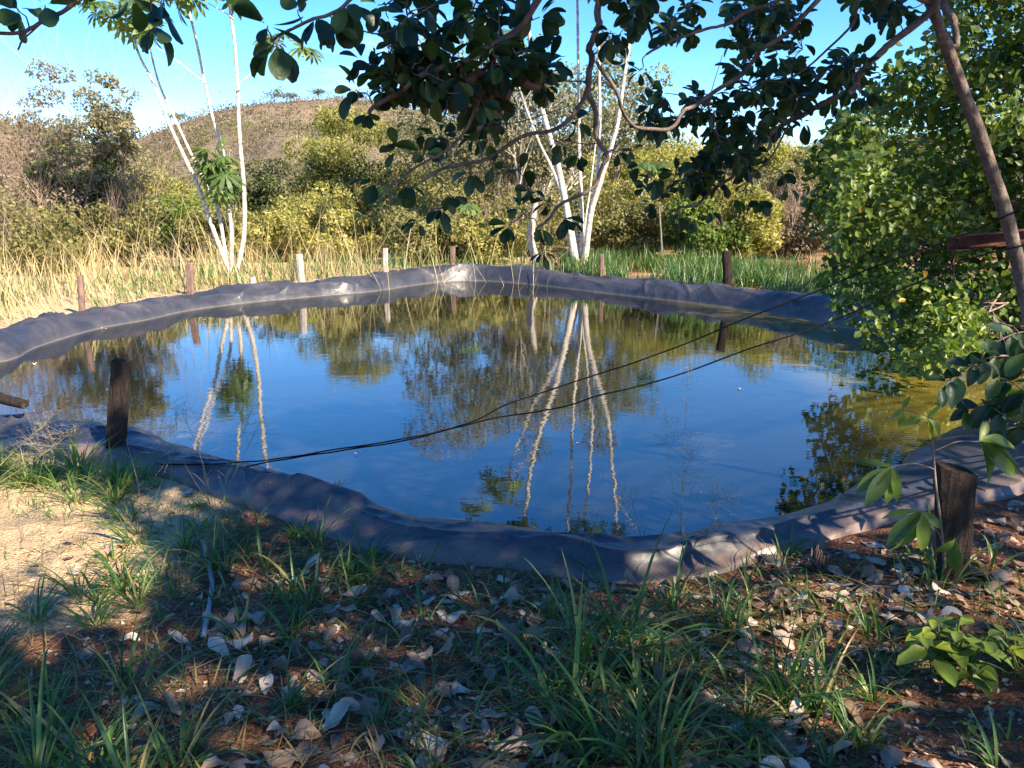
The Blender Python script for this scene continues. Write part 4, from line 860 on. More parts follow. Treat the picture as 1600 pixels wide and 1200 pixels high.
# rosettes of leaves
ros = []
def rose(px, py, Y, n=6, s=.13, d=(0, -.1, -.5)): ros.append((aty(px, py, Y), n + 1, s * (.92 if px < 560 else .64), np.array(d, float)))
for a in ((30, 18, 2.5, 5, .13), (70, 8, 2.5, 4, .13), (10, -8, 2.5, 4, .12), (243, 40, 2.5, 3, .125, (.1, 0, -1)), (255, 5, 2.5, 4, .12), (205, -5, 2.5, 4, .12), (418, 40, 2.6, 4, .12, (-.2, 0, -.3)), (432, 68, 2.6, 5, .12, (0, 0, -1)), (492, 28, 2.6, 5, .11), (520, 42, 2.6, 3, .1), (465, 15, 2.6, 3, .1), (545, 5, 2.6, 4, .12), (592, 110, 2.8, 5, .12), (565, 95, 2.8, 3, .11), (556, 140, 2.8, 4, .1), (575, 175, 2.8, 5, .1),
          (584, 285, 2.9, 4, .12), (640, 290, 2.9, 4, .11), (690, 325, 2.9, 6, .12), (705, 305, 2.9, 3, .11), (655, 345, 2.9, 3, .1), (735, 270, 3.0, 5, .11), (660, 240, 2.9, 6, .12), (770, 255, 3.0, 3, .1), (620, 235, 2.9, 5, .11),
          (795, 352, 3.2, 5, .11), (812, 268, 3.2, 4, .10), (830, 300, 3.2, 5, .11), (855, 315, 3.2, 5, .11), (880, 340, 3.2, 4, .11), (893, 345, 3.2, 3, .11), (812, 325, 3.2, 5, .1), (845, 355, 3.2, 4, .1), (848, 392, 3.2, 5, .10, (.1, 0, -1)), (905, 240, 3.2, 4, .11), (875, 220, 3.15, 4, .11), (900, 190, 3.15, 4, .11), (965, 235, 3.25, 4, .10), (985, 232, 3.25, 3, .09),
          (1185, 312, 3.9, 7, .12, (.3, -.3, -.6)), (1222, 270, 3.9, 5, .11), (1232, 295, 3.9, 3, .11), (1040, 300, 4.0, 6, .12), (1020, 318, 4.0, 5, .12), (1010, 292, 4.0, 5, .12), (1060, 340, 4.0, 5, .12), (1090, 300, 4.0, 5, .12), (1110, 330, 4.0, 4, .12), (1130, 285, 4.0, 5, .12), (1150, 310, 4.0, 4, .12), (1055, 270, 4.0, 5, .12), (1080, 345, 4.0, 3, .11), (1165, 285, 3.95, 4, .12), (1195, 240, 3.95, 4, .12), (1000, 260, 3.9, 4, .12), (980, 95, 3.4, 4, .1), (1000, 110, 3.4, 4, .1)): rose(*a)
def fill(poly, n, y0, y1, s0, s1, nl=(4, 7)):
    poly = np.array(poly, float); x = rng.uniform(poly[:, 0].min(), poly[:, 0].max(), n * 5); y = rng.uniform(poly[:, 1].min(), poly[:, 1].max(), n * 5); k = inpoly(x, y, poly)
    k &= noise(x * .017, y * .017, 0, 501) + .5 * noise(x * .05, y * .05, 0, 502) > -.08
    for q, r in list(zip(x[k], y[k]))[:n]: rose(q, r, rng.uniform(y0, y1), rng.integers(*nl), rng.uniform(s0, s1), (rng.normal(0, .4), rng.normal(0, .4), -.4))
fill([(590, 0), (700, -40), (900, -40), (900, 60), (860, 110), (760, 130), (640, 130), (590, 90)], 45, 2.6, 3.0, .12, .15)
fill([(575, 60), (700, 80), (760, 160), (700, 215), (600, 205), (570, 130)], 40, 2.7, 3.0, .10, .13)
fill([(640, 100), (900, 110), (860, 215), (740, 235), (660, 225)], 36, 2.9, 3.3, .10, .12)
fill([(880, -30), (1040, -30), (1030, 50), (960, 60), (900, 40)], 22, 3.0, 3.4, .11, .13)
fill([(1030, 10), (1280, -20), (1420, -20), (1420, 40), (1330, 110), (1270, 150), (1080, 170), (1020, 110)], 92, 3.5, 4.2, .11, .135)
fill([(1040, 120), (1290, 110), (1340, 90), (1390, 110), (1340, 200), (1230, 200), (1150, 250), (1010, 235), (1000, 190)], 92, 3.6, 4.3, .11, .135)
fill([(1000, 220), (1180, 210), (1180, 260), (1110, 290), (1000, 290)], 34, 3.8, 4.2, .11, .13)
ros.sort(key=lambda r: min(np.min(np.linalg.norm(N - r[0], axis=1)) for N in NET))
net = np.vstack(NET); tw = Buf(); LP, LX_, LY_, LZ_, LS = [], [], [], [], []
def leaves_at(c, n, s, d, out):
    d = norm(d + 1e-6); a0 = rng.uniform(0, 6.28); ref = norm(np.cross(d, [.3, 1, .2])); r2 = np.cross(d, ref)
    for i in range(n):
        a = a0 + i * 2.4; out_ = ref * math.cos(a) + r2 * math.sin(a); y = norm(out_ * rng.uniform(.5, 1.1) + d * rng.uniform(.1, .9) + np.array([0, 0, -.25]) + rng.normal(0, .15, 3))
        nn = norm(np.array([0, -.15, .8]) + d * -.4 + rng.normal(0, .5, 3)); x = norm(np.cross(y, nn)); out.append((c + y * .012, x, y, np.cross(x, y), s * rng.uniform(.62, 1.15)))
LF = []
for c, n, s, d in ros:
    dist = np.linalg.norm(net - c, axis=1); j = dist.argmin(); p = net[j]; L_ = dist[j]
    if L_ > .02:
        m1 = p + (c - p) * .35 + rng.normal(0, .10 * L_, 3) + [0, 0, .08 * L_]; m2 = p + (c - p) * .7 + rng.normal(0, .08 * L_, 3)
        P = catmull([p, m1, m2, c], 4); r0 = min(.006, .0022 + .006 * L_); tube(tw, P, np.linspace(r0, .0018, len(P)), 5, .5, .05, False); net = np.vstack([net, P[2:]])
        d = norm(P[-1] - P[-3]) * .7 + d * .5
        if L_ > .25:
            for q in rng.choice(len(P) - 3, 2): leaves_at(P[2 + q], rng.integers(1, 3), s * .85, rng.normal(0, 1, 3), LF)
            for q in range(2):
                a_ = P[rng.integers(2, len(P))]; e_ = a_ + rng.normal(0, .09, 3); P2 = catmull([a_, (a_ + e_) / 2 + rng.normal(0, .015, 3), e_], 3); tube(tw, P2, np.linspace(.002, .0012, len(P2)), 4, .5, 0, False)
    leaves_at(c, int(n), s, d, LF)
# bare crooked twigs inside the canopy
for poly, n in (([(640, 100), (900, 100), (900, 260), (640, 260)], 60), ([(1040, 60), (1330, 60), (1250, 250), (1040, 260)], 50), ([(800, 240), (940, 240), (900, 330), (820, 330)], 10)):
    poly = np.array(poly); 
    for _ in range(n):
        p = net[rng.integers(len(net))] ; x, y, dz = proj(p)
        if not inpoly(np.array([x]), np.array([y]), poly)[0]: continue
        e = p + rng.normal(0, .16, 3); P = catmull([p, p + (e - p) * .4 + rng.normal(0, .03, 3), e], 5); tube(tw, P, np.linspace(.0028, .0012, len(P)), 4, .5, 0, False)
local(tw, cash).obj('twigs', M['cashew_bark'], cash)['kind'] = 'stuff'
LF = [(l[0], l[1], l[2], l[3], l[4]) for l in LF]
vis = sorted(range(len(LF)), key=lambda i: -LF[i][4] / max(.1, proj(LF[i][0])[2]) * (1 if (-30 < proj(LF[i][0])[0] < 1630 and -30 < proj(LF[i][0])[1] < 700) else .01))
single = vis[:298]; rest = vis[298:]
def leafmeshes(tpls, mat, tones, name):
    out = []
    for t in tpls:
        for to in tones: b = Buf(); b.add(t[0], t[1], to); out.append(b.mesh(name, mat))
    return out
from mathutils import Matrix
def place(me, name, root, p, x, y, z, s):
    o = bpy.data.objects.new(name, me); C.objects.link(o)
    Mx = Matrix(((x[0] * s, y[0] * s, z[0] * s, p[0]), (x[1] * s, y[1] * s, z[1] * s, p[1]), (x[2] * s, y[2] * s, z[2] * s, p[2]), (0, 0, 0, 1)))
    if root is not None: Mx = Matrix.Translation(-root.location) @ Mx; o.parent = root
    o.matrix_local = Mx if root is not None else Mx
    return o
lms = leafmeshes(T_OBOV, M['cashew_leaf'], (.1, .3, .5, .7, .88), 'leaf')
for i in single: place(lms[rng.integers(len(lms))], 'leaf', cash, *LF[i])
b = Buf()
for k, tpl in enumerate(T_OBOV):
    q = [LF[i] for i in rest[k::3]]; scatter(b, tpl, np.array([l[0] for l in q]), np.array([l[1] for l in q]), np.array([l[2] for l in q]), np.array([l[3] for l in q]), np.array([l[4] for l in q]), rng.uniform(0, .93, len(q)) ** 1.0)
local(b, cash).obj('foliage', M['cashew_leaf'], cash)['kind'] = 'stuff'
# a clump of dead brown leaves caught in the fork
b = Buf(); n = 46; c = aty(757, 118, 2.85) + rng.normal(0, .045, (n, 3)) * [1.3, .8, 1]; X, Y, Z = axes(rdir(n) + [0, 0, -.6], rdir(n)); scatter(b, T_OBOV[2], c, X, Y, Z, rng.uniform(.05, .1, n), rng.uniform(0, .35, n))
local(b, cash).obj('dead_leaf_clump', M['litter'], cash)['kind'] = 'stuff'

# unseen rest of its crown, leaves placed along sun rays to shade the foreground
lit = [[(-260, 775), (60, 745), (190, 790), (270, 835), (200, 890), (110, 915), (-260, 960)]]
half = [([(-160, 640), (230, 660), (250, 780), (-160, 790)], .3), ([(1000, 850), (1760, 780), (1760, 1085), (1300, 1120), (1080, 1090), (1010, 980)], .22), ([(280, 700), (560, 740), (560, 815), (280, 800)], .6), ([(1020, 790), (1500, 700), (1450, 880), (1020, 880)], .38),
        ([(60, 880), (240, 870), (240, 960), (60, 960)], .5), ([(390, 840), (440, 840), (440, 900), (390, 900)], .3), ([(1000, 930), (1130, 920), (1150, 1010), (1040, 1020)], .45), ([(1250, 1080), (1700, 1050), (1700, 1300), (1250, 1300)], .75), ([(1500, 700), (1700, 640), (1700, 850), (1500, 850)], .5)]
sh = SDIR / SDIR[2]
def shade(T, prob, k0, k1, zmin=3.1):
    n = len(T); Q = T + sh * rng.uniform(k0, k1, n)[:, None]; x, y, dz = proj(Q); ok = (rng.random(n) < prob) & (Q[:, 2] > zmin) & ~((dz > .2) & (x > -150) & (x < 1750) & (y > -120) & (y < 1400)) & (np.hypot(Q[:, 0], Q[:, 1]) > .5)
    return Q[ok]
n = 19000; T = np.c_[rng.uniform(-4.2, 4.6, n), rng.uniform(.8, 5.6, n), np.full(n, .2)]; x, y, dz = proj(T); pr = np.ones(n)
far_edge = np.interp(x, [-100, 0, 150, 300, 560, 800, 1000, 1300, 1600], [640, 650, 650, 690, 740, 770, 780, 740, 640]); pr[y < far_edge] = 0
for p in lit: pr[inpoly(x, y, p)] = 0
g1 = .5 + .5 * noise(T[:, 0] * 4.2, T[:, 1] * 4.2, 0, 601) * 1.3 + .25 * noise(T[:, 0] * 11, T[:, 1] * 11, 0, 602)
pr = np.where(y > far_edge, np.clip((.86 - g1) * 6 + .5, 0, 1), 0)
for p in lit: pr[inpoly(x, y, p)] = 0
for p, k in half: q = inpoly(x, y, p); pr[q] = np.clip((k - g1[q]) * 6 + .5, 0.0, 1)
Q1 = shade(T, pr, 3.2, 5.2)
# unseen neighbour tree's leaves, added to shade the big tree and right water
n = 15000; Y_ = rng.uniform(6.6, 9.2, n); T = np.c_[rng.uniform(2.2, 8.5, n), Y_, rng.uniform(0, 4.2, n)]; x, y, dz = proj(T); pr = np.clip(noise(T[:, 0] * 1.1, T[:, 2] * 1.3, T[:, 1] * .5, 612) * 4 + .9, 0, 1)
for p in ([(1330, 190), (1470, 190), (1470, 275), (1330, 275)], [(1420, 380), (1700, 330), (1700, 580), (1400, 580), (1340, 480)], [(1490, 10), (1700, 0), (1700, 170), (1510, 190)], [(1380, 560), (1560, 540), (1560, 640), (1380, 640)]):
    q = inpoly(x, y, p); pr[q] = np.where(noise(T[q, 0] * 3, T[q, 2] * 3, 0, 611) > .45, .4, 0)
pr[(x < 1250)] = 0; pr *= .28
Q2 = shade(T, pr, 3.6, 5.6, 3.4)
T = np.repeat(np.array([l[0] for l in LF]), 5, 0); Q3 = shade(T, np.full(len(T), .4), .5, 3.5, 2.3)  # unseen leaves added above the hanging branches to shade them
b = Buf()
for Q in (Q1, Q2, Q3):
    n = len(Q); X, Y, Z = axes(rdir(n) + [0, 0, -.3], rng.normal(0, .55, (n, 3)) + [0, 0, .9]); scatter(b, T_ROUND, Q, X, Y, Z, rng.uniform(.10, .15, n), rng.uniform(0, .9, n))
local(b, cash).obj('unseen_shade_foliage', M['cashew_leaf'], cash)['kind'] = 'stuff'  # added leaves out of view, including those of the neighbour tree
b = Buf(); top = trunk[-1]; cen = Q1.mean(0); P = catmull([top, (top + cen) / 2 + [0, 0, .3], cen], 6); tube(b, P, np.linspace(.05, .03, len(P)), 8, .5, .05); local(b, cash).obj('branch', M['cashew_bark'], cash)
b = Buf()
for i in range(70):
    q = (Q1 if i < 45 else Q2)[rng.integers(len(Q1 if i < 45 else Q2))]; s_ = P[rng.integers(4, len(P))]; m_ = (s_ + q) / 2 + rng.normal(0, .2, 3) + [0, 0, .2]
    xx, yy, dz = proj(catmull([s_, m_, q], 6))
    if ((dz > .2) & (xx > -50) & (xx < 1650) & (yy > -50)).any(): continue
    tube(b, catmull([s_, m_, q], 6), np.linspace(.016, .005, 13), 5, .5, .05, False)
local(b, cash).obj('limbs', M['cashew_bark'], cash)['kind'] = 'stuff'

# ------------------------------------------------------------------ big leafy tree on the right bank
TB = np.array([7.4, 9.6, float(gz(7.4, 9.6)) - .1]); big = empty('leafy_tree', TB, 'big round leaved tree overhanging the right end of the pond', 'tree')
b = Buf(); out = []; tips = []
for a in ((-.9, -.2, .5), (-.5, -.6, .7), (-.1, .1, 1), (.4, -.3, .9), (-.8, .4, .9), (-1, -.5, .15)): grow(TB + rng.normal(0, .1, 3) * [1, 1, 0], a, 1.7, .07, 3, .7, .06, 3, out, tips)
segbuf(b, out, 5); local(b, big).obj('trunk', M['cashew_bark'], big)
outl = [(1500, -60), (1478, 45), (1440, 70), (1400, 120), (1345, 150), (1305, 195), (1278, 245), (1268, 300), (1282, 350), (1278, 400), (1292, 440), (1318, 478), (1345, 520), (1395, 545), (1430, 570), (1500, 550), (1540, 500), (1600, 500), (1800, 520), (2300, 520), (2300, -200), (1520, -200)]
n = 1500; x = rng.uniform(1265, 2250, n); y = rng.uniform(-190, 570, n); k = inpoly(x, y, outl) & ((x < 1750) | (rng.random(n) < .35)); x, y = x[k], y[k]; k = len(x)
dep = 8.0 + 1.3 * noise(x * .012, y * .012, 0, 701) * .9 + rng.uniform(0, 1.5, k) + .5 * sst(350, 520, y) * -1
cc = np.array([aty(a, c, d) for a, c, d in zip(x, y, dep)]); cr = rng.uniform(.14, .32, k); cr[(x < 1330) | (y > 480)] *= .75
per = 42; Pp = np.repeat(cc, per, 0); dd = rdir(k * per); Pp = Pp + dd * (np.repeat(cr, per) * rng.uniform(.5, 1.1, k * per))[:, None]
Pp = Pp[Pp[:, 2] > .06]; k = len(Pp); dd = rdir(k); X, Y, Z = axes(rdir(k) + [0, 0, -.5], np.array([-.1, -.75, .55]) + rng.normal(0, .5, (k, 3)))
sz = rng.uniform(.055, .115, k); tone = np.clip(.45 + .25 * noise(Pp[:, 0] * 1.5, Pp[:, 1] * 1.5, Pp[:, 2] * 1.5, 703) + rng.normal(0, .15, k), 0, .94); tone[rng.random(k) < .012] = 1
xx, yy, dz = proj(Pp); inv = (xx > 1260) & (xx < 1600) & (yy > 0) & (yy < 600); order = np.argsort(-(inv * sz / dz * (1.2 - (Pp[:, 1] - 7) * .2))); sg = order[:298]; rs = order[298:]
lm2 = leafmeshes([T_ROUND], M['broad_leaf'], (.2, .4, .55, .7, .9), 'leaf')
for i in sg: place(lm2[min(4, int(tone[i] * 5))], 'leaf', big, Pp[i], X[i], Y[i], Z[i], sz[i])
b = Buf(); scatter(b, T_ROUND, Pp[rs], X[rs], Y[rs], Z[rs], sz[rs], tone[rs]); local(b, big).obj('foliage', M['broad_leaf'], big)['kind'] = 'stuff'
# bare pinkish twigs low in the tree over the water
b = Buf(); out = []; tips = []
for q in range(4): grow(aty(rng.uniform(1430, 1600), rng.uniform(430, 500), 8.2), [-.6, -.3, rng.uniform(-.4, .1)], .5, .012, 2, .7, 0, 3, out, tips)
segbuf(b, out, 4); local(b, big).obj('twigs', M['dry_twig'], big)['kind'] = 'stuff'

# ------------------------------------------------------------------ small plants on the right
def gp(px, py): return pts_px(1, [(px - .5, py - .5), (px + .5, py - .5), (px + .5, py + .5), (px - .5, py + .5)])[0]
ovate = lambda t: .26 * math.sin(math.pi * min(1, t ** .9 * .96 + .03)) ** .75 + .003
T_OVAL = [leaf_grid(6, ovate, .16 + .1 * i, .2, 4, .04, 20 + i, .12) for i in range(2)]
T_LFT = [leaf_grid(7, lanc, .2 + .15 * i, .22, 2, .05, 30 + i, .03) for i in range(2)]
lo_m = leafmeshes(T_OVAL, M['broad_leaf'], (.35, .55, .75), 'leaf'); lf_m = leafmeshes(T_LFT, M['broad_leaf'], (.15, .35, .55), 'leaf'); lf_lit = leafmeshes(T_LFT, M['broad_leaf'], (.8, .9), 'leaf')  # lf_lit: sunlight on the sapling top painted as paler leaf tones
def lf(meshes, root, p, y, nrm, s):
    y = norm(np.asarray(y, float)); x = norm(np.cross(y, np.asarray(nrm, float) + rng.normal(0, .15, 3))); place(meshes[rng.integers(len(meshes))], 'leaf', root, p, x, y, np.cross(x, y), s)
# bright broad leaved plant
def shoots(base, label, sh_, ms, s0, s1, name='leafy_plant', stem_mat='broad_leaf', per=9, r=.005, cat='plant', group=None, droop=.1):
    t = empty(name, base, label, cat, group); b = Buf()
    for (dx, dy, h, n_) in sh_:
        top = base + [dx, dy, h]; P = catmull([base, (base + top) / 2 + [dx * .1, dy * .1, .02], top], 6); tube(b, P, np.linspace(r, r * .5, len(P)), 6, .5)
        for i in range(n_):
            u = .35 + .65 * (i + 1) / n_; p = P[int(u * (len(P) - 1))]; a = i * 2.4 + rng.uniform(-.3, .3); s = rng.uniform(s0, s1) * (1.05 - .5 * max(0, u - .75) / .25)
            y = [math.cos(a), math.sin(a), -droop + 1.3 * max(0, u - .7)]; lf(ms, t, p, y, [0, 0, 1], s)
    local(b, t).obj('stem', M['bush_green'], t); return t
shoots(gp(1482, 1080), 'bright green broad leaved plant growing beside the red soil mound', [(-.10, .02, .2, 9), (.02, .03, .26, 11), (.10, .0, .2, 9), (.04, -.06, .12, 7), (-.04, .05, .23, 8), (.06, .06, .17, 8)], lo_m, .07, .13)
shoots(gp(1570, 1045), 'smaller broad leaved plant at the right edge behind the soil mound', [(.0, .02, .12, 7), (.08, -.02, .1, 6)], lo_m, .08, .12)
shoots(gp(1042, 1135), 'small round leaved sprout in the middle of the foreground grass', [(.0, .02, .10, 8), (.03, -.02, .06, 5)], lo_m, .035, .055)
shoots(gp(1510, 1155), 'tiny green sprout on the red soil mound', [(.0, .0, .05, 5)], lo_m, .03, .045)
shoots(gp(1300, 1125), 'tiny round leaved sprout left of the soil mound', [(.0, .0, .05, 5)], lo_m, .035, .05)
shoots(gp(1345, 905), 'tiny sprout near the splintered stump', [(.0, .0, .04, 5)], lo_m, .03, .04)
# tall sapling with finger-like compound leaves beside the nearest post
sb = gp(1478, 905); sb[1] = max(sb[1], 2.95); Ys = 2.95
st = empty('sapling', sb, 'tall thin sapling with drooping finger like leaves beside the nearest post', 'sapling')
P = catmull([sb, aty(1470, 820, Ys), aty(1462, 755, Ys), aty(1458, 700, Ys), aty(1455, 645, Ys)], 6); b = Buf(); tube(b, P, np.linspace(.006, .0035, len(P)), 7); local(b, st).obj('stem', M['twig'], st)
def hand(x0, y0, x1, y1, Yd, dirs, s, ms):
    p0 = aty(x0, y0, Ys); p1 = aty(x1, y1, Ys + Yd); Pq = catmull([p0, (p0 + p1) / 2 + [0, 0, .02], p1], 5); b = Buf(); tube(b, Pq, np.linspace(.0025, .0018, len(Pq)), 5); local(b, st).obj('leaf_stalk', M['twig'], st)
    for d, k in dirs: lf(ms, st, p1, np.array(d) + rng.normal(0, .12, 3), [rng.normal(0, .4), -.5, .9], s * k * .82)
hand(1460, 733, 1392, 730, -.1, [((-1, -.1, -.7), 1.0), ((-.6, -.3, -1), 1.1), ((-.2, -.2, -1), .9), ((-.9, .2, .3), .8), ((.3, -.1, -.9), .9), ((.2, .3, .3), .6)], .20, lf_m)
hand(1459, 705, 1530, 690, .1, [((1, -.2, -.7), 1.5), ((.6, -.4, -.9), 1.2), ((.2, -.2, -1), .8), ((1, .2, 0), 1.2), ((-.2, .1, .3), .7), ((.9, -.3, -.3), 1.3)], .20, lf_m)
hand(1474, 850, 1440, 800, -.05, [((-.8, -.1, -.8), 1.2), ((-.3, -.3, -1), 1.2), ((.2, -.2, -1), 1.0), ((-1, .2, .0), .9), ((.6, 0, -.6), .7)], .20, lf_m)
hand(1476, 870, 1492, 842, -.12, [((.15, -.1, -1), 1.0), ((-.5, -.2, -.8), .6)], .19, lf_m)
hand(1455, 645, 1450, 655, -.02, [((-.9, -.2, .05), .8), ((.6, -.2, -.6), .8), ((.3, -.3, -1), .6), ((-.5, -.5, .3), .5), ((.3, 0, .8), .5)], .17, lf_lit)
hand(1456, 668, 1410, 640, 0, [((-.1, -.2, -1), .6), ((-.8, -.1, -.5), .5), ((.3, .1, .7), .5)], .15, lf_lit)
# shrub reaching in from the right edge
def arching(base, arcs, label, ms, s0, s1, name='overhanging_shrub'):
    t = empty(name, base, label, 'shrub')
    for pts in arcs:
        P = catmull([base] + [aty(*p) for p in pts], 6); b = Buf(); tube(b, P, np.linspace(.007, .002, len(P)), 6); local(b, t).obj('branch', M['cashew_bark'], t)
        for i in range(4, len(P)):
            if rng.random() < .9:
                d = norm(P[i] - P[i - 1]); s = 1 if i % 2 else -1; up = np.cross(d, [0, -1, 0]); y = d * .5 + up * s * .8 + [0, -.2, -.45]
                lf(ms, t, P[i], y + rng.normal(0, .25, 3), [0, -.5, .8], rng.uniform(s0, s1))
    return t
arching(gp(1690, 700), [[(1640, 600, 3.4), (1590, 560, 3.3), (1540, 560, 3.2), (1495, 585, 3.1), (1470, 605, 3.05)], [(1650, 640, 3.4), (1600, 620, 3.3), (1550, 625, 3.2), (1510, 640, 3.15)], [(1660, 560, 3.5), (1610, 520, 3.4), (1565, 530, 3.3), (1530, 555, 3.3)],
    [(1650, 680, 3.3), (1610, 670, 3.2), (1570, 650, 3.15), (1545, 630, 3.1)], [(1660, 640, 3.5), (1620, 560, 3.5), (1595, 545, 3.5)], [(1660, 690, 3.6), (1625, 640, 3.6), (1590, 660, 3.6)], [(1670, 680, 3.2), (1640, 640, 3.1), (1585, 600, 3.1), (1560, 590, 3.1)]],
    'dark leaved shrub arching in from the right edge over the bank', leafmeshes(T_OVAL, M['cashew_leaf'], (.3, .6, .85), 'leaf'), .08, .13)

# ------------------------------------------------------------------ leaf litter
regL = [([(330, 880), (1040, 900), (1040, 1230), (330, 1230)], 520), ([(1040, 845), (1620, 830), (1620, 1000), (1180, 1060), (1040, 1000)], 330), ([(150, 960), (420, 960), (420, 1240), (150, 1240)], 34), ([(-40, 1000), (160, 1000), (160, 1230), (-40, 1230)], 14),
        ([(1040, 1000), (1350, 1020), (1330, 1230), (1040, 1230)], 90), ([(620, 890), (860, 895), (860, 960), (620, 960)], 22), ([(40, 850), (300, 850), (260, 960), (40, 960)], 26), ([(1380, 1040), (1620, 1040), (1620, 1220), (1330, 1220)], 16), ([(180, 740), (420, 790), (400, 850), (180, 830)], 30), ([(1200, 900), (1500, 900), (1500, 1000), (1200, 1000)], 90), ([(1500, 740), (1640, 700), (1640, 860), (1530, 860)], 60)]
allP = []; reg = []
for i, (poly, n_) in enumerate(regL): q = pts_px(n_, poly); q = q[onbank(q, .60)]; allP.append(q); reg += [i] * len(q)
allP = np.vstack(allP); reg = np.array(reg); n = len(allP)
S_ = .042 + .08 * rng.random(n) ** 1.2; e = .02; gxn = (gz(allP[:, 0] + e, allP[:, 1]) - gz(allP[:, 0] - e, allP[:, 1])) / (2 * e); gyn = (gz(allP[:, 0], allP[:, 1] + e) - gz(allP[:, 0], allP[:, 1] - e)) / (2 * e)
Nn = norm(np.c_[-gxn, -gyn, np.ones(n)] + rng.normal(0, .28, (n, 3))); Y = rdir(n); Y = norm(Y - Nn * (Y * Nn).sum(1)[:, None]); X = np.cross(Y, Nn); P = allP.copy()
P = P - Y * (S_ * .5)[:, None]; P[:, 2] = gz(allP[:, 0], allP[:, 1]) + .005 + S_ * rng.uniform(.0, .14, n)
flip = rng.random(n) < .5; Nn[flip] *= -1; X[flip] *= -1; tone = np.clip(.47 + rng.normal(0, .25, n), 0, 1)
T_DRY = [leaf_grid(6, obov, c_, f_, 4, w_, 50 + i) for i, (c_, f_, w_) in enumerate(((.08, .14, .12), (.2, .1, .16), (-.08, .2, .14), (.06, .42, .2)))]
dm = [[(lambda b_: (b_.add(t_[0], t_[1], to), b_.mesh('fallen_leaf', M['litter']))[1])(Buf()) for to in (.1, .3, .5, .65, .8, .95)] for t_ in T_DRY]
xx, yy, dz = proj(P); score = S_ / dz * ((xx > -10) & (xx < 1610) & (yy < 1205)); order = np.argsort(-score); sg = order[:295]; rs = order[295:]
marks = [('the hose end', 318, 1000), ('the bright green plant', 1480, 1040), ('the nearest post', 1497, 890), ('the splintered stump', 1278, 882), ('the round leaved sprout', 1042, 1130), ('the short grey stick', 908, 1150), ('the lowest dip of the sheet', 930, 880), ('the leaning dark post', 176, 705), ('the red soil mound', 1450, 1140), ('the lit sand patch', 90, 850), ('the curved brown stick', 262, 1080), ('the near sheet crease', 660, 885), ('the bottom left corner', 0, 1200), ('the bottom edge', 640, 1200)]
def whereis(x, y):
    m = min(marks, key=lambda m: math.hypot(m[1] - x, (m[2] - y) * 1.4)); dx, dy = x - m[1], (y - m[2]) * 1.4
    far = 'just ' if math.hypot(dx, dy) < 70 else ('well ' if math.hypot(dx, dy) > 170 else '')
    return far + (('left of ' if dx < 0 else 'right of ') if abs(dx) > abs(dy) else ('in front of ' if dy > 0 else 'behind ')) + m[0]
where = {0: 'lying among the shaded foreground grass', 1: 'lying in the sunlit litter at the foot of the right bank', 2: 'lying on bare soil near the hose end', 3: 'lying under the grass in the bottom left corner', 4: 'lying in the grass left of the soil mound', 5: 'lying just in front of the near sheet edge', 6: 'lying on the sandy patch at the left', 7: 'lying on the red soil mound', 8: 'lying on the bank below the leaning dark post', 9: 'lying in dappled light near the stump', 10: 'lying on the bank right of the nearest post'}
tonew = {0: 'dark brown', 1: 'brown', 2: 'tan', 3: 'light tan', 4: 'pale', 5: 'whitish'}; shp = ['curled', 'arched', 'upturned', 'folded']
for i in sg:
    k = rng.integers(4); ti = min(5, int(tone[i] * 6)); o = place(dm[k][ti], 'fallen_leaf', None, P[i], X[i], Y[i], Nn[i], S_[i])
    o['label'] = f"{'small' if S_[i] < .08 else ('large' if S_[i] > .1 else 'middling')} {tonew[ti]} {shp[k]} dry leaf {whereis(xx[i], yy[i])}"; o['category'] = 'leaf'; o['group'] = 'dry leaves fallen on the ground'
b = Buf()
for k in range(4): q = rs[k::4]; scatter(b, T_DRY[k], P[q], X[q], Y[q], Nn[q], S_[q], tone[q])
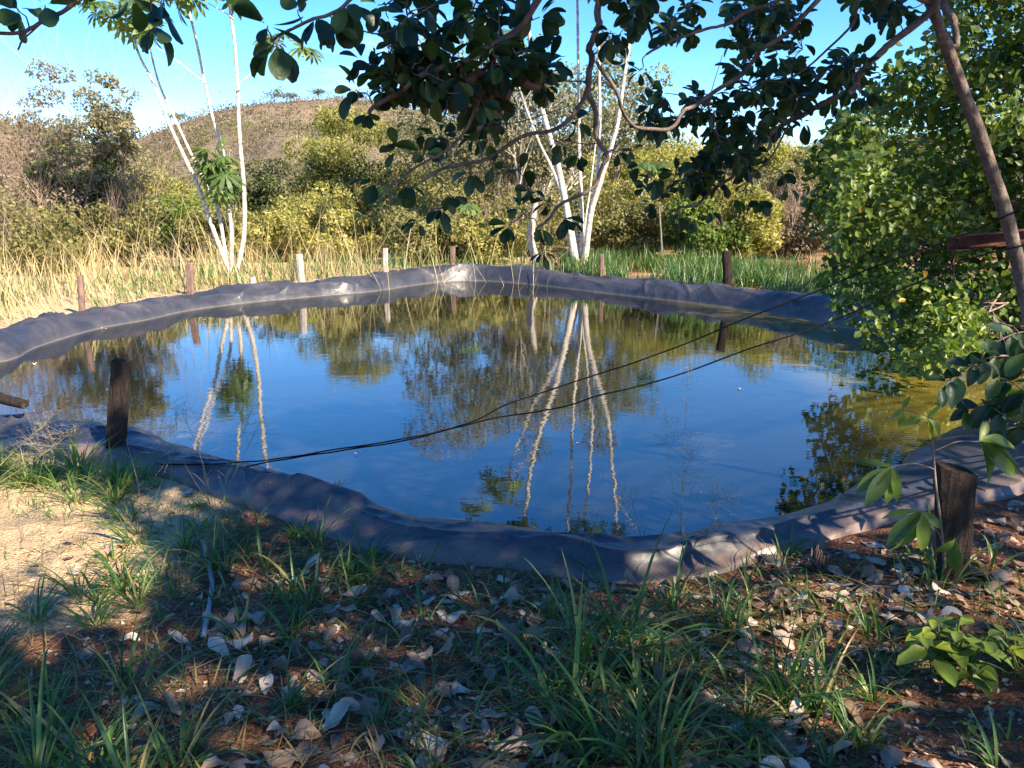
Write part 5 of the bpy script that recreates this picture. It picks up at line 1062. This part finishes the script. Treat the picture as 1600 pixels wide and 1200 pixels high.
# crumbs of broken leaf and twig
Q = pts_px(6500, [(-40, 850), (420, 790), (700, 890), (1500, 840), (1640, 800), (1640, 1240), (-40, 1240)]); Q = Q[onbank(Q, .6) & (fbm(Q[:, 0] * 1.6, Q[:, 1] * 1.6, 0, 95, 3) + .15 * sst(0, 1, Q[:, 0]) > -.18)]; k = len(Q); Q[:, 2] += .004
N2 = norm(rng.normal(0, .35, (k, 3)) + [0, 0, 1]); Y2 = rdir(k); Y2 = norm(Y2 - N2 * (Y2 * N2).sum(1)[:, None]); X2 = np.cross(Y2, N2); h = k // 2
scatter(b, T_SMALL, Q[:h], X2[:h], Y2[:h], N2[:h], rng.uniform(.01, .035, h), rng.uniform(.1, .9, h)); scatter(b, T_NARROW, Q[h:], X2[h:], Y2[h:], N2[h:], rng.uniform(.01, .05, k - h), rng.uniform(.1, .8, k - h))
tag(b.obj('leaf_litter', M['litter']), 'broken bits of dry leaf and twig scattered over the soil', kind='stuff')
# sticks on the ground
for i, (pts, r, lb) in enumerate(([[(225, 1098), (262, 1080), (292, 1050)], .004, 'thin curved brown stick lying on bare soil near the hose'], [[(900, 1120), (912, 1145), (917, 1175)], .006, 'short grey stick standing in the bottom grass'], [[(1080, 855), (1105, 853), (1128, 862)], .009, 'dark stick at the sheet edge left of the stump'],
        [[(1390, 925), (1440, 905), (1500, 900)], .006, 'pale stick in front of the nearest thick post'], [[(1560, 790), (1590, 810), (1620, 815)], .006, 'brown stick right of the nearest thick post'], [[(150, 905), (190, 898), (235, 905)], .004, 'thin dark twig across the sandy patch'], [[(960, 1010), (1000, 1030), (1060, 1028)], .005, 'brown twig lying between two grass clumps'])):
    P_ = np.array([gp(*q) for q in pts]) + [0, 0, r * 1.2]; P_ = catmull(P_, 5); b = Buf(); tube(b, P_, np.linspace(r, r * .6, len(P_)), 6, .5, .15); tag(b.obj('stick', M['twig'], origin=P_[0]), lb, 'stick', 'sticks lying on the ground')
# leaves floating on the water
for i, (x, y, s, lb) in enumerate(((1157, 608, .05, 'small tan leaf floating alone in the middle right of the water'), (322, 500, .10, 'pale leaf floating against the far left bank'), (168, 513, .09, 'pale leaf floating beside the first big fold of the left bank'), (52, 568, .08, 'pinkish leaf floating near the left photo edge'), (900, 692, .03, 'tiny white leaf floating among the reflected stems'), (862, 446, .09, 'pale leaf floating below the far corner'), (560, 709, .03, 'tiny leaf floating near where the cables meet'))):
    p = atz(x, y, .008); b = Buf(); b.add(T_DRY[i % 4][0] * s, T_DRY[i % 4][1], .95); o = b.obj('floating_leaf', M['litter']); o.location = p; o.rotation_euler = (0, 0, i * 1.3); tag(o, lb, 'leaf', 'leaves floating on the pond')
